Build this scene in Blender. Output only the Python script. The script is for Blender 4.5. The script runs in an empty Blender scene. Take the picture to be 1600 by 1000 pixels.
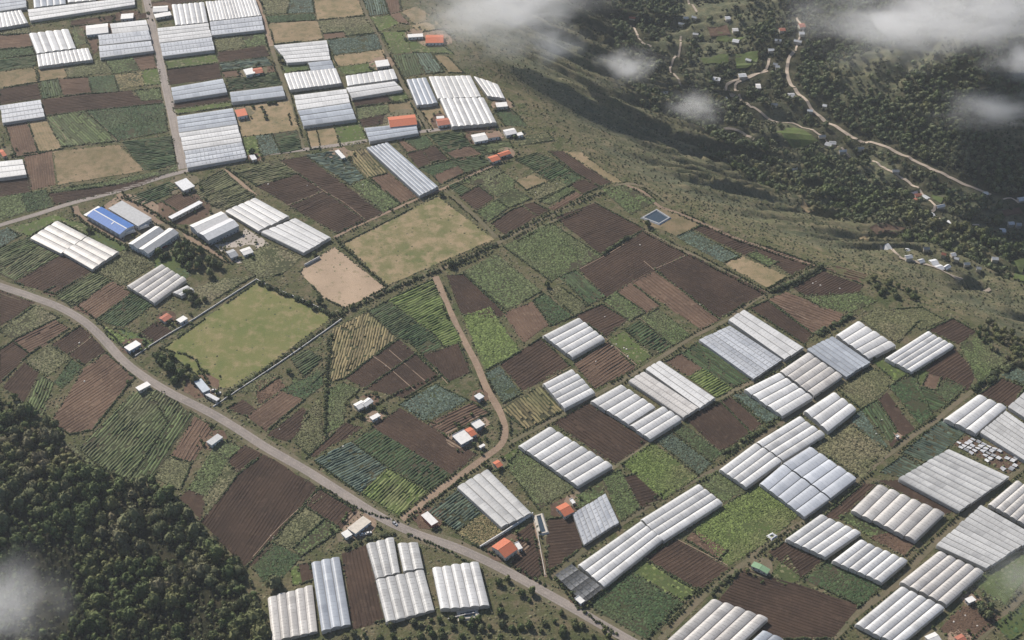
import bpy, bmesh, math, random
import numpy as np
from mathutils import Vector
from mathutils.geometry import delaunay_2d_cdt

random.seed(7)
RNG = np.random.default_rng(11)
scene = bpy.context.scene
COL = scene.collection

# ------------------------------------------------------------------ camera, sky, sun, exposure
CAM_Z, PITCH, FPX = 750.0, math.radians(41.0), 2352.0
cam_data = bpy.data.cameras.new('camera')
cam = bpy.data.objects.new('camera', cam_data)
COL.objects.link(cam)
cam.location = (0, 0, CAM_Z)
cam.rotation_euler = (math.pi / 2 - PITCH, 0, 0)
cam_data.sensor_width = 36.0
cam_data.lens = FPX / 1600.0 * 36.0
cam_data.clip_start = 1.0
cam_data.clip_end = 30000.0
scene.camera = cam

SUN_EL, SUN_AZ = math.radians(37.0), math.radians(-38.0)      # azimuth measured from +Y towards +X
to_sun = Vector((math.sin(SUN_AZ) * math.cos(SUN_EL), math.cos(SUN_AZ) * math.cos(SUN_EL), math.sin(SUN_EL)))
world = bpy.data.worlds.new('World')
scene.world = world
world.use_nodes = True
wn = world.node_tree
bgn = wn.nodes['Background']
sky = wn.nodes.new('ShaderNodeTexSky')
sky.sky_type = 'NISHITA'
sky.sun_disc = False
sky.sun_elevation = SUN_EL
sky.sun_rotation = SUN_AZ % (2 * math.pi)
sky.altitude = 2500.0
sky.dust_density = 3.0
sky.air_density = 1.0
wn.links.new(sky.outputs[0], bgn.inputs[0])
bgn.inputs[1].default_value = 0.062
sd = bpy.data.lights.new('sun', 'SUN')
sd.energy = 3.6
sd.angle = math.radians(3.5)
sd.color = (1.0, 0.92, 0.82)
so = bpy.data.objects.new('sun', sd)
COL.objects.link(so)
so.rotation_euler = to_sun.to_track_quat('Z', 'Y').to_euler()
so.location = (-600, 1400, 900)
vs = scene.view_settings
vs.view_transform = 'Standard'
vs.look = 'None'
vs.exposure = 0.82
vs.gamma = 1.0
vs.use_curve_mapping = False
cy = scene.cycles
cy.max_bounces = 5
cy.diffuse_bounces = 2
cy.glossy_bounces = 2
cy.transparent_max_bounces = 4
cy.volume_bounces = 4
cy.use_denoising = True
cy.volume_step_rate = 5.0
cy.volume_max_steps = 128

# ------------------------------------------------------------------ number helpers
def hash2(ix, iy, seed):
    n = (ix.astype(np.int64) * 374761393 + iy.astype(np.int64) * 668265263 + seed * 974634177) & 0xffffffff
    n = ((n ^ (n >> 13)) * 1274126177) & 0xffffffff
    n = (n ^ (n >> 16)) & 0xffffffff
    return n / 4294967295.0

def vnoise(x, y, seed=0):
    x = np.asarray(x, float); y = np.asarray(y, float)
    ix = np.floor(x); iy = np.floor(y)
    fx = x - ix; fy = y - iy
    fx = fx * fx * (3 - 2 * fx); fy = fy * fy * (3 - 2 * fy)
    a = hash2(ix, iy, seed); b = hash2(ix + 1, iy, seed)
    c = hash2(ix, iy + 1, seed); d = hash2(ix + 1, iy + 1, seed)
    return (a * (1 - fx) + b * fx) * (1 - fy) + (c * (1 - fx) + d * fx) * fy

def fbm(x, y, seed=0, octv=4):
    s = 0; a = 0.5; t = 0
    for o in range(octv):
        s = s + a * vnoise(np.asarray(x) * 2 ** o + 17.3 * o, np.asarray(y) * 2 ** o - 9.1 * o, seed + o)
        t += a; a *= 0.5
    return s / t

def sstep(a, b, v):
    t = np.clip((v - a) / (b - a), 0, 1)
    return t * t * (3 - 2 * t)

def flat_px(px, py, z=0.0):
    """where the view ray through a photo pixel meets the level z"""
    px = np.asarray(px, float); py = np.asarray(py, float)
    u = (px - 800.0) / FPX; v = (500.0 - py) / FPX
    dy = math.cos(PITCH) + v * math.sin(PITCH)
    dz = -math.sin(PITCH) + v * math.cos(PITCH)
    t = (z - CAM_Z) / dz
    return np.stack([u * t, dy * t], -1)

def dist_line(x, y, P):
    """distance to polyline P, arc length of the nearest point"""
    best = np.full(x.shape, 1e18); arc = np.zeros(x.shape)
    acc = 0.0
    for i in range(len(P) - 1):
        a = P[i]; b = P[i + 1]; d = b - a; L = math.hypot(*d)
        t = np.clip(((x - a[0]) * d[0] + (y - a[1]) * d[1]) / (L * L), 0, 1)
        q = (x - a[0] - t * d[0]) ** 2 + (y - a[1] - t * d[1]) ** 2
        m = q < best
        best = np.where(m, q, best); arc = np.where(m, acc + t * L, arc)
        acc += L
    return np.sqrt(best), arc

def in_poly(x, y, P):
    x = np.asarray(x); y = np.asarray(y)
    ins = np.zeros(x.shape, bool)
    n = len(P)
    for i in range(n):
        x0, y0 = P[i]; x1, y1 = P[(i + 1) % n]
        if y0 == y1: continue
        c = ((y0 > y) != (y1 > y)) & (x < (x1 - x0) * (y - y0) / (y1 - y0) + x0)
        ins ^= c
    return ins

# ------------------------------------------------------------------ the lie of the land
RIM_PX = [(560, -160), (610, -60), (648, 0), (692, 45), (745, 98), (812, 155), (848, 188), (885, 220), (930, 252), (985, 285),
          (1050, 318), (1110, 345), (1190, 378), (1280, 408), (1370, 436), (1420, 470), (1490, 492), (1535, 520), (1580, 555), (1640, 580), (1760, 640)]
RIM = flat_px([p[0] for p in RIM_PX], [p[1] for p in RIM_PX])
RIM = np.vstack([[RIM[0] + np.array([-400, 900.])], RIM, [RIM[-1] + np.array([900, -500.])]])
RIM_AREA = np.vstack([RIM, [[9000, 9000.]], [[-400, 9000.]]])
FOR_PX = [(-220, 520), (-60, 590), (0, 617), (50, 648), (100, 690), (135, 712), (195, 738), (245, 752), (285, 775), (318, 820), (385, 890), (398, 925), (420, 1020), (440, 1120)]
FOR = flat_px([p[0] for p in FOR_PX], [p[1] for p in FOR_PX])
FOR = np.vstack([[FOR[0] + np.array([-900, 500.])], FOR, [FOR[-1] + np.array([60, -700.])]])
FOR_AREA = np.vstack([FOR, [[-9000, -9000.]], [[-9000, 500.]]])

def height(x, y, want=False):
    x = np.asarray(x, float); y = np.asarray(y, float)
    d, arc = dist_line(x, y, RIM)
    s = np.where(in_poly(x, y, RIM_AREA), d, -d)
    sp = np.maximum(s, 0)
    drop = 178 * sstep(-120, 350, sp) - 178 * float(sstep(-120, 350, np.array(0.0)))
    ph = arc - 0.55 * sp
    gul = fbm(ph / 50, sp / 190, 3, 3) - 0.5
    rid = 0.5 - np.abs(2 * fbm(ph / 19 + 5, sp / 210, 9, 2) - 1) * 2
    amp = sstep(22, 150, sp)
    gul2 = fbm(ph / 11, sp / 120, 4, 2) - 0.5
    z = -drop + amp * (15 * gul + 10 * gul2 + 12 * rid) * (1 - 0.82 * sstep(250, 420, sp))
    # the hill across the valley, with spurs
    hx, hy = x - 660, y - 1690
    hr = np.sqrt(hx * hx + hy * hy)
    ang = np.arctan2(hy, hx)
    spur = fbm(ang * 5.0 + hr / 300, hr / 260, 21, 3) - 0.5 + .22 * (fbm(ang * 19.0, hr / 200, 22, 2) - .5)
    far = sstep(220, 420, sp)
    z = z + far * (150 * np.exp(-(hr / 265) ** 2) * (1 + 0.5 * spur) + 16 * (fbm(x / 120, y / 120, 5, 4) - 0.5)
                   + 60 * np.clip(spur, -.4, .5) * np.exp(-((hr - 200) / 190) ** 2))
    z = z + far * 0.10 * np.maximum(y - 2000, 0)
    # the wooded ravine near the camera
    d2, arc2 = dist_line(x, y, FOR)
    s2 = np.where(in_poly(x, y, FOR_AREA), d2, -d2)
    z = z - 6 * sstep(-110, 10, s2) - 42 * sstep(0, 150, s2) + sstep(10, 90, s2) * 16 * (fbm(x / 60, y / 60, 31, 3) - 0.5) \
          + 26 * sstep(140, 300, s2)
    if want:
        return z, s, s2, arc
    return z

HX0, HY0, HST = -804.0, 300.0, 4.0
_hx = np.arange(HX0, 1100, HST); _hy = np.arange(HY0, 2300, HST)
_HXX, _HYY = np.meshgrid(_hx, _hy)
HGRID = height(_HXX.ravel(), _HYY.ravel()).reshape(_HXX.shape)

def bilin(G, x, y):
    fx = np.clip((np.asarray(x, float) - HX0) / HST, 0, G.shape[1] - 1.001); fy = np.clip((np.asarray(y, float) - HY0) / HST, 0, G.shape[0] - 1.001)
    i = fx.astype(int); j = fy.astype(int); fx = fx - i; fy = fy - j
    return (G[j, i] * (1 - fx) + G[j, i + 1] * fx) * (1 - fy) + (G[j + 1, i] * (1 - fx) + G[j + 1, i + 1] * fx) * fy

def hfast(x, y):
    return bilin(HGRID, x, y)

def hit(px, py, h=0.0):
    """photo pixel -> point on the land (plus h), for arrays"""
    px = np.atleast_1d(np.asarray(px, float)); py = np.atleast_1d(np.asarray(py, float))
    xy = flat_px(px, py, h)
    hz = hfast(xy[:, 0], xy[:, 1])
    bad = np.abs(hz) > 0.02
    z = hz + h
    if bad.any():
        u = (px[bad] - 800.0) / FPX; v = (500.0 - py[bad]) / FPX
        dy = math.cos(PITCH) + v * math.sin(PITCH); dz = -math.sin(PITCH) + v * math.cos(PITCH)
        t = (40 - CAM_Z) / dz
        lo = t.copy(); hi = t.copy(); done = np.zeros(t.shape, bool)
        for k in range(130):
            nt = np.where(done, t, t + 8.0)
            zz = CAM_Z + dz * nt
            below = zz < hfast(u * nt, dy * nt) + h
            new = below & ~done
            lo = np.where(new, t, lo); hi = np.where(new, nt, hi)
            done |= below
            t = nt
            if done.all(): break
        for k in range(14):
            m = 0.5 * (lo + hi)
            b = CAM_Z + dz * m < hfast(u * m, dy * m) + h
            hi = np.where(b, m, hi); lo = np.where(b, lo, m)
        xy[bad] = np.stack([u * hi, dy * hi], -1)
        z[bad] = hfast(xy[bad, 0], xy[bad, 1]) + h
    return np.column_stack([xy, z])

def parse_px(s):
    return [tuple(float(q) for q in w.split(',')) for w in s.split()]

def pts(s, h=0.0):
    p = parse_px(s) if isinstance(s, str) else s
    return hit([a[0] for a in p], [a[1] for a in p], h)

# ------------------------------------------------------------------ object helpers
def tag(o, label=None, cat=None, group=None, kind=None):
    if label: o['label'] = label
    if cat: o['category'] = cat
    if group: o['group'] = group
    if kind: o['kind'] = kind
    return o

def mesh_obj(name, V, F, mat=None, parent=None, origin=None, uv=None, smooth=False):
    V = np.asarray(V, float)
    if origin is not None:
        V = V - np.asarray(origin)
    me = bpy.data.meshes.new(name)
    me.from_pydata(V.tolist(), [], [list(map(int, f)) for f in F])
    if uv is not None:
        l = me.uv_layers.new(name='UVMap')
        idx = np.empty(len(me.loops), np.int32); me.loops.foreach_get('vertex_index', idx)
        l.data.foreach_set('uv', np.asarray(uv, np.float32)[idx].ravel())
    if smooth:
        me.polygons.foreach_set('use_smooth', np.ones(len(me.polygons), bool))
    if mat: me.materials.append(mat)
    o = bpy.data.objects.new(name, me)
    COL.objects.link(o)
    if parent is not None: o.parent = parent
    if origin is not None and parent is None: o.location = origin
    return o

def big_mesh(name, V, T, mat, parent=None, quads=False, smooth=False):
    """fast mesh from arrays; T is (n,3) or (n,4)"""
    V = np.asarray(V, np.float32); T = np.asarray(T, np.int32)
    k = T.shape[1]
    me = bpy.data.meshes.new(name)
    me.vertices.add(len(V)); me.vertices.foreach_set('co', V.ravel())
    me.loops.add(T.size); me.loops.foreach_set('vertex_index', T.ravel())
    me.polygons.add(len(T))
    me.polygons.foreach_set('loop_start', np.arange(0, T.size, k, dtype=np.int32))
    me.polygons.foreach_set('loop_total', np.full(len(T), k, np.int32))
    if smooth: me.polygons.foreach_set('use_smooth', np.ones(len(T), bool))
    me.update(calc_edges=True)
    me.validate()
    if mat: me.materials.append(mat)
    o = bpy.data.objects.new(name, me)
    COL.objects.link(o)
    if parent is not None: o.parent = parent
    return o

def empty(name, loc):
    o = bpy.data.objects.new(name, None)
    o.empty_display_size = 1.0
    o.location = loc
    COL.objects.link(o)
    return o

# ------------------------------------------------------------------ materials
def nodes_of(name):
    m = bpy.data.materials.new(name)
    m.use_nodes = True
    nt = m.node_tree
    return m, nt, nt.nodes, nt.links, nt.nodes['Principled BSDF']

def mixc(nt, fac, a, b, mode='MIX'):
    n = nt.nodes.new('ShaderNodeMix'); n.data_type = 'RGBA'; n.blend_type = mode
    for sock, v in ((0, fac), (6, a), (7, b)):
        if isinstance(v, (int, float)): n.inputs[sock].default_value = v
        elif isinstance(v, tuple): n.inputs[sock].default_value = (*v[:3], 1.0)
        else: nt.links.new(v, n.inputs[sock])
    return n.outputs[2]

def math_n(nt, op, a, b=None, c=None, clamp=False):
    n = nt.nodes.new('ShaderNodeMath'); n.operation = op; n.use_clamp = clamp
    for i, v in enumerate((a, b, c)):
        if v is None: continue
        if isinstance(v, (int, float)): n.inputs[i].default_value = v
        else: nt.links.new(v, n.inputs[i])
    return n.outputs[0]

def remap(nt, v, a, b, c=0.0, d=1.0):
    n = nt.nodes.new('ShaderNodeMapRange')
    nt.links.new(v, n.inputs[0])
    for i, q in enumerate((a, b, c, d)): n.inputs[i + 1].default_value = q
    return n.outputs[0]

def noise_n(nt, vec, scale, detail=3.0, rough=0.55):
    n = nt.nodes.new('ShaderNodeTexNoise')
    n.inputs['Scale'].default_value = scale
    n.inputs['Detail'].default_value = detail
    n.inputs['Roughness'].default_value = rough
    nt.links.new(vec, n.inputs['Vector'])
    return n.outputs[0]

def pos_n(nt):
    return nt.nodes.new('ShaderNodeNewGeometry').outputs['Position']

def ground_mat(name, c1, c2, c3=None, big=0.03, mid=0.25, fine=1.4, vary=0.18, rough=0.9, bump=0.35, bump_d=0.4, c3a=0.52, c3b=0.70):
    """c1/c2 in large patches, c3 in small blotches, brightness differs from plot to plot"""
    m, nt, N, L, B = nodes_of(name)
    P = pos_n(nt)
    f = remap(nt, noise_n(nt, P, big, 3), 0.35, 0.65)
    col = mixc(nt, f, c1, c2)
    if c3:
        g = remap(nt, noise_n(nt, P, mid, 5, 0.68), c3a, c3b)
        col = mixc(nt, math_n(nt, 'MULTIPLY', g, 0.75), col, c3)
    h = noise_n(nt, P, fine, 3, 0.7)
    br = remap(nt, h, 0.25, 0.75, 0.72, 1.28)
    oi = N.new('ShaderNodeObjectInfo')
    br = math_n(nt, 'MULTIPLY', br, remap(nt, oi.outputs['Random'], 0, 1, 1 - vary, 1 + vary))
    vm = N.new('ShaderNodeVectorMath'); vm.operation = 'SCALE'
    L.new(col, vm.inputs[0]); L.new(br, vm.inputs['Scale'])
    L.new(vm.outputs[0], B.inputs['Base Color'])
    B.inputs['Roughness'].default_value = rough
    B.inputs['Specular IOR Level'].default_value = 0.15
    bp = N.new('ShaderNodeBump'); bp.inputs['Strength'].default_value = bump; bp.inputs['Distance'].default_value = bump_d
    L.new(h, bp.inputs['Height']); L.new(bp.outputs[0], B.inputs['Normal'])
    return m

def leaf_mat(name, c1, c2, c3=None, rough=0.75, spread=0.35, big=0.02):
    """foliage: every clump its own tint"""
    m, nt, N, L, B = nodes_of(name)
    g = N.new('ShaderNodeNewGeometry')
    oi = N.new('ShaderNodeObjectInfo')
    r = g.outputs['Random Per Island']
    f = math_n(nt, 'ADD', math_n(nt, 'MULTIPLY', r, 0.5), math_n(nt, 'MULTIPLY', oi.outputs['Random'], 0.5))
    col = mixc(nt, f, c1, c2)
    if c3:
        q = remap(nt, noise_n(nt, g.outputs['Position'], big, 3), 0.48, 0.68)
        col = mixc(nt, q, col, c3)
    br = remap(nt, r, 0, 1, 1 - spread, 1 + spread)
    br = math_n(nt, 'MULTIPLY', br, remap(nt, noise_n(nt, g.outputs['Position'], 0.35, 2), 0.3, 0.7, 0.8, 1.2))
    vm = N.new('ShaderNodeVectorMath'); vm.operation = 'SCALE'
    L.new(col, vm.inputs[0]); L.new(br, vm.inputs['Scale'])
    L.new(vm.outputs[0], B.inputs['Base Color'])
    B.inputs['Roughness'].default_value = rough
    B.inputs['Specular IOR Level'].default_value = 0.2
    return m

def plain_mat(name, c, rough=0.6, dirt=0.25, scale=0.5, metal=0.0, c2=None):
    m, nt, N, L, B = nodes_of(name)
    P = pos_n(nt)
    f = remap(nt, noise_n(nt, P, scale, 4, 0.6), 0.40, 0.72)
    d = c2 or tuple(v * 0.55 for v in c)
    col = mixc(nt, math_n(nt, 'MULTIPLY', f, dirt * 2), c, d)
    L.new(col, B.inputs['Base Color'])
    B.inputs['Roughness'].default_value = rough
    B.inputs['Metallic'].default_value = metal
    B.inputs['Specular IOR Level'].default_value = 0.3
    return m

def thin_film(nt, B, col, amount):
    """plastic film lets some daylight through"""
    tr = nt.nodes.new('ShaderNodeBsdfTranslucent')
    if isinstance(col, tuple): tr.inputs[0].default_value = (*col, 1)
    else: nt.links.new(col, tr.inputs[0])
    mx = nt.nodes.new('ShaderNodeMixShader'); mx.inputs[0].default_value = amount
    nt.links.new(B.outputs[0], mx.inputs[1]); nt.links.new(tr.outputs[0], mx.inputs[2])
    out = next(n for n in nt.nodes if n.type == 'OUTPUT_MATERIAL')
    nt.links.new(mx.outputs[0], out.inputs['Surface'])

def film_mat(name, c, c2, hoop=0.42, patch=0.5, rough=0.42, pitch=3.0):
    """greenhouse film: hoops across it, darker edges at the gutters, panels of different age"""
    m, nt, N, L, B = nodes_of(name)
    uvn = N.new('ShaderNodeUVMap'); uvn.uv_map = 'UVMap'
    sp = N.new('ShaderNodeSeparateXYZ'); L.new(uvn.outputs[0], sp.inputs[0])
    u, v = sp.outputs[0], sp.outputs[1]
    P = pos_n(nt)
    oi = N.new('ShaderNodeObjectInfo')
    cell = math_n(nt, 'FLOOR', math_n(nt, 'DIVIDE', u, pitch * 2))
    wnn = N.new('ShaderNodeTexWhiteNoise'); wnn.noise_dimensions = '2D'
    cb = N.new('ShaderNodeCombineXYZ'); L.new(cell, cb.inputs[0]); L.new(oi.outputs['Random'], cb.inputs[1])
    L.new(cb.outputs[0], wnn.inputs['Vector'])
    pf = math_n(nt, 'MULTIPLY', math_n(nt, 'POWER', wnn.outputs[0], 3.0), patch)
    dirt = remap(nt, noise_n(nt, P, 0.16, 5, 0.7), 0.45, 0.75, 0, 0.45)
    f = math_n(nt, 'ADD', pf, dirt, clamp=True)
    col = mixc(nt, f, c, c2)
    fr = math_n(nt, 'FRACT', math_n(nt, 'DIVIDE', u, pitch))
    hp = math_n(nt, 'GREATER_THAN', fr, 0.80)
    band = math_n(nt, 'MULTIPLY', math_n(nt, 'GREATER_THAN', v, 0.12), math_n(nt, 'LESS_THAN', v, 0.88))
    brk = remap(nt, noise_n(nt, P, 0.6, 2), 0.42, 0.58)
    hp = math_n(nt, 'MULTIPLY', math_n(nt, 'MULTIPLY', hp, band), math_n(nt, 'MULTIPLY', brk, hoop))
    col = mixc(nt, hp, col, tuple(q * 0.55 for q in c2))
    # wires along the film and a darker seam beside the gutters
    wf = math_n(nt, 'FRACT', math_n(nt, 'MULTIPLY', v, 4.5))
    wl = math_n(nt, 'MULTIPLY', math_n(nt, 'GREATER_THAN', wf, 0.86), hoop * 0.30)
    col = mixc(nt, wl, col, tuple(q * 0.6 for q in c2))
    seam = math_n(nt, 'ADD', math_n(nt, 'LESS_THAN', v, 0.05), math_n(nt, 'GREATER_THAN', v, 0.95))
    col = mixc(nt, math_n(nt, 'MULTIPLY', seam, 0.28), col, (0.20, 0.19, 0.17))
    br = remap(nt, oi.outputs['Random'], 0, 1, 0.84, 1.08)
    vm = N.new('ShaderNodeVectorMath'); vm.operation = 'SCALE'
    L.new(col, vm.inputs[0]); L.new(br, vm.inputs['Scale'])
    L.new(vm.outputs[0], B.inputs['Base Color'])
    B.inputs['Roughness'].default_value = rough
    B.inputs['Specular IOR Level'].default_value = 0.35
    thin_film(nt, B, vm.outputs[0], 0.22)
    return m

M = {}
# soil, stubble, grass
M['S'] = ground_mat('dark_soil', (0.064, 0.041, 0.029), (0.041, 0.027, 0.020), (0.092, 0.063, 0.045), vary=0.16)
M['B'] = ground_mat('brown_soil', (0.138, 0.090, 0.062), (0.092, 0.060, 0.043), (0.190, 0.135, 0.094), vary=0.18)
M['T'] = ground_mat('dry_stubble', (0.260, 0.195, 0.122), (0.190, 0.150, 0.085), (0.115, 0.108, 0.054), mid=0.12, c3a=.46, c3b=.64)
M['P'] = ground_mat('pasture_turf', (0.128, 0.146, 0.050), (0.178, 0.170, 0.070), (0.280, 0.220, 0.125), big=0.030, mid=0.12, vary=0.03, c3a=0.49, c3b=0.68)
M['Q'] = ground_mat('parched_turf', (0.200, 0.172, 0.088), (0.112, 0.128, 0.048), (0.320, 0.240, 0.150), big=0.040, mid=0.085, vary=0.03, c3a=0.44, c3b=0.60)
M['N'] = ground_mat('sandy_lot', (0.370, 0.278, 0.198), (0.290, 0.220, 0.155), (0.180, 0.160, 0.090), mid=0.16, c3a=.56, c3b=.66)
# soil seen between crop rows
M['uG'] = ground_mat('crop_ground', (0.052, 0.064, 0.028), (0.062, 0.054, 0.034), vary=0.15)
M['uL'] = ground_mat('grassy_crop_ground', (0.085, 0.118, 0.034), (0.070, 0.090, 0.036), (0.118, 0.115, 0.056), vary=0.12)
# canopies
M['G'] = leaf_mat('green_crop', (0.074, 0.104, 0.038), (0.100, 0.128, 0.050), (0.118, 0.125, 0.062))
M['D'] = leaf_mat('dark_green_crop', (0.034, 0.064, 0.026), (0.052, 0.084, 0.033), (0.068, 0.086, 0.038))
M['L'] = leaf_mat('lime_green_crop', (0.105, 0.148, 0.040), (0.130, 0.165, 0.050), (0.130, 0.138, 0.058))
M['U'] = leaf_mat('blue_green_crop', (0.066, 0.098, 0.074), (0.095, 0.128, 0.102), (0.072, 0.098, 0.066))
M['O'] = leaf_mat('olive_crop', (0.100, 0.108, 0.048), (0.130, 0.130, 0.064), (0.165, 0.145, 0.085))
M['Y'] = leaf_mat('yellowing_crop', (0.165, 0.135, 0.066), (0.200, 0.160, 0.082), (0.135, 0.128, 0.058))
M['tree'] = leaf_mat('tree_leaves', (0.050, 0.074, 0.025), (0.090, 0.114, 0.040), (0.135, 0.132, 0.055), spread=0.4)
M['tree2'] = leaf_mat('olive_leaves', (0.088, 0.104, 0.044), (0.120, 0.125, 0.060), (0.150, 0.130, 0.078), spread=0.4)
M['hedge'] = leaf_mat('hedge_leaves', (0.036, 0.054, 0.021), (0.066, 0.080, 0.032), (0.085, 0.090, 0.042), spread=0.45)
M['weed'] = leaf_mat('verge_weeds', (0.056, 0.072, 0.028), (0.098, 0.100, 0.050), (0.145, 0.128, 0.078), spread=0.45, big=0.05)
M['shrub'] = leaf_mat('slope_scrub', (0.040, 0.052, 0.028), (0.075, 0.082, 0.045), (0.095, 0.092, 0.055), spread=0.4)
M['valley'] = leaf_mat('valley_leaves', (0.070, 0.092, 0.042), (0.105, 0.125, 0.060), (0.135, 0.140, 0.075), spread=0.3)
M['bark'] = plain_mat('bark', (0.090, 0.065, 0.045), 0.95)
# built things
M['film_w'] = film_mat('white_film', (0.80, 0.80, 0.79), (0.55, 0.55, 0.545))
M['film_t'] = film_mat('aged_film', (0.71, 0.685, 0.65), (0.46, 0.44, 0.42), hoop=0.55, pitch=2.6)
M['film_b'] = film_mat('bluish_film', (0.50, 0.54, 0.59), (0.33, 0.36, 0.41), hoop=0.30, patch=0.6)
M['film_g'] = film_mat('grey_film', (0.68, 0.68, 0.665), (0.45, 0.45, 0.445), hoop=0.35, patch=0.6)
M['film_d'] = film_mat('dashed_grey_film', (0.64, 0.64, 0.625), (0.42, 0.415, 0.405), hoop=0.7, patch=0.5, pitch=2.4)
M['film_c'] = film_mat('cool_white_film', (0.68, 0.715, 0.77), (0.50, 0.54, 0.60), hoop=0.3, patch=0.5)
M['film_k'] = film_mat('checked_film', (0.62, 0.645, 0.68), (0.37, 0.40, 0.45), hoop=0.85, patch=0.5, pitch=3.4)
M['net'] = film_mat('black_shade_net', (0.075, 0.078, 0.080), (0.035, 0.036, 0.038), hoop=0.0, rough=0.8)
M['endfilm'] = plain_mat('end_film', (0.55, 0.55, 0.54), 0.5, 0.4, 0.6)
M['sidefilm'] = plain_mat('side_film', (0.58, 0.58, 0.575), 0.5, 0.45, 0.5)
for _k in ('endfilm', 'sidefilm'):
    _nt = M[_k].node_tree
    thin_film(_nt, _nt.nodes['Principled BSDF'], (0.6, 0.6, 0.59), 0.5)
M['gutter'] = plain_mat('gutter_metal', (0.30, 0.30, 0.30), 0.5, 0.3)
M['post'] = plain_mat('steel_post', (0.35, 0.36, 0.37), 0.5, 0.3)
M['white'] = plain_mat('white_paint', (0.66, 0.65, 0.63), 0.6, 0.18)
M['cream'] = plain_mat('cream_render', (0.55, 0.50, 0.43), 0.8, 0.25)
M['grey'] = plain_mat('grey_sheet', (0.36, 0.37, 0.38), 0.5, 0.25)
M['pale'] = plain_mat('pale_sheet', (0.60, 0.61, 0.62), 0.45, 0.25)
M['steel'] = plain_mat('blue_grey_sheet', (0.40, 0.45, 0.50), 0.4, 0.2)
M['blue'] = plain_mat('blue_sheet', (0.050, 0.150, 0.42), 0.6, 0.15)
M['orange'] = plain_mat('orange_tiles', (0.50, 0.155, 0.082), 0.75, 0.25, 0.8, c2=(0.34, 0.12, 0.075))
M['rust'] = plain_mat('rusty_tiles', (0.40, 0.150, 0.10), 0.8, 0.3, 0.8)
M['green'] = plain_mat('green_sheet', (0.20, 0.32, 0.19), 0.5, 0.2)
M['brown'] = plain_mat('brown_board', (0.22, 0.14, 0.10), 0.8, 0.3)
M['dark'] = plain_mat('dark_glass', (0.03, 0.035, 0.04), 0.15, 0.1)
M['wallstone'] = plain_mat('whitewashed_wall', (0.62, 0.60, 0.57), 0.85, 0.35, 0.4)
M['road'] = ground_mat('worn_road', (0.300, 0.262, 0.232), (0.250, 0.220, 0.198), (0.350, 0.305, 0.268), big=0.05, mid=0.3, vary=0.06, bump=0.05)
_nt = M['road'].node_tree
_uv = _nt.nodes.new('ShaderNodeUVMap'); _uv.uv_map = 'UVMap'
_sx = _nt.nodes.new('ShaderNodeSeparateXYZ'); _nt.links.new(_uv.outputs[0], _sx.inputs[0])
_tri = math_n(_nt, 'ABSOLUTE', math_n(_nt, 'SUBTRACT', math_n(_nt, 'FRACT', math_n(_nt, 'MULTIPLY', _sx.outputs[1], 2.0)), 0.5))
_trk = math_n(_nt, 'MULTIPLY', remap(_nt, _tri, 0.10, 0.22, 1.0, 0.0), remap(_nt, noise_n(_nt, pos_n(_nt), 0.12, 4), 0.35, 0.6, 0.0, 0.30))
_b = _nt.nodes['Principled BSDF']
_old = _b.inputs['Base Color'].links[0].from_socket
_nt.links.new(mixc(_nt, _trk, _old, (0.13, 0.118, 0.108)), _b.inputs['Base Color'])
M['dirt'] = ground_mat('dirt_track', (0.270, 0.195, 0.140), (0.215, 0.158, 0.115), (0.330, 0.255, 0.185), big=0.06, mid=0.3, vary=0.12, bump=0.1)
M['lane'] = ground_mat('grassy_lane', (0.160, 0.132, 0.090), (0.115, 0.112, 0.062), (0.200, 0.160, 0.110), big=0.06, mid=0.25, vary=0.15, bump=0.2)
M['valley_road'] = ground_mat('pale_valley_road', (0.42, 0.35, 0.28), (0.34, 0.285, 0.23), big=0.05, vary=0.1, bump=0.05)
M['concrete'] = ground_mat('concrete_yard', (0.42, 0.37, 0.32), (0.36, 0.32, 0.28), (0.30, 0.26, 0.22), big=0.05, vary=0.05, bump=0.05)
M['tyre'] = plain_mat('tyre_rubber', (0.02, 0.02, 0.02), 0.8)
M['stone'] = plain_mat('pale_stone', (0.62, 0.58, 0.52), 0.8)
M['carred'] = plain_mat('red_paint', (0.35, 0.04, 0.03), 0.3)
M['carsilver'] = plain_mat('silver_paint', (0.45, 0.46, 0.48), 0.3)
m, nt, N, L, B = nodes_of('pond_water')
B.inputs['Base Color'].default_value = (0.045, 0.065, 0.085, 1)
B.inputs['Roughness'].default_value = 0.12
bp = N.new('ShaderNodeBump'); bp.inputs['Strength'].default_value = 0.08
L.new(noise_n(nt, pos_n(nt), 0.8, 3), bp.inputs['Height']); L.new(bp.outputs[0], B.inputs['Normal'])
M['water'] = m

# ------------------------------------------------------------------ the ground: one sheet
def axis(lo, hi, step, far_lo, far_hi):
    core = np.arange(lo, hi + 0.1, step)
    left = []; p = lo; d = step
    while p > far_lo:
        d *= 1.35; p -= d; left.append(p)
    right = []; p = hi; d = step
    while p < far_hi:
        d *= 1.35; p += d; right.append(p)
    return np.concatenate([left[::-1], core, right])

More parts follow.
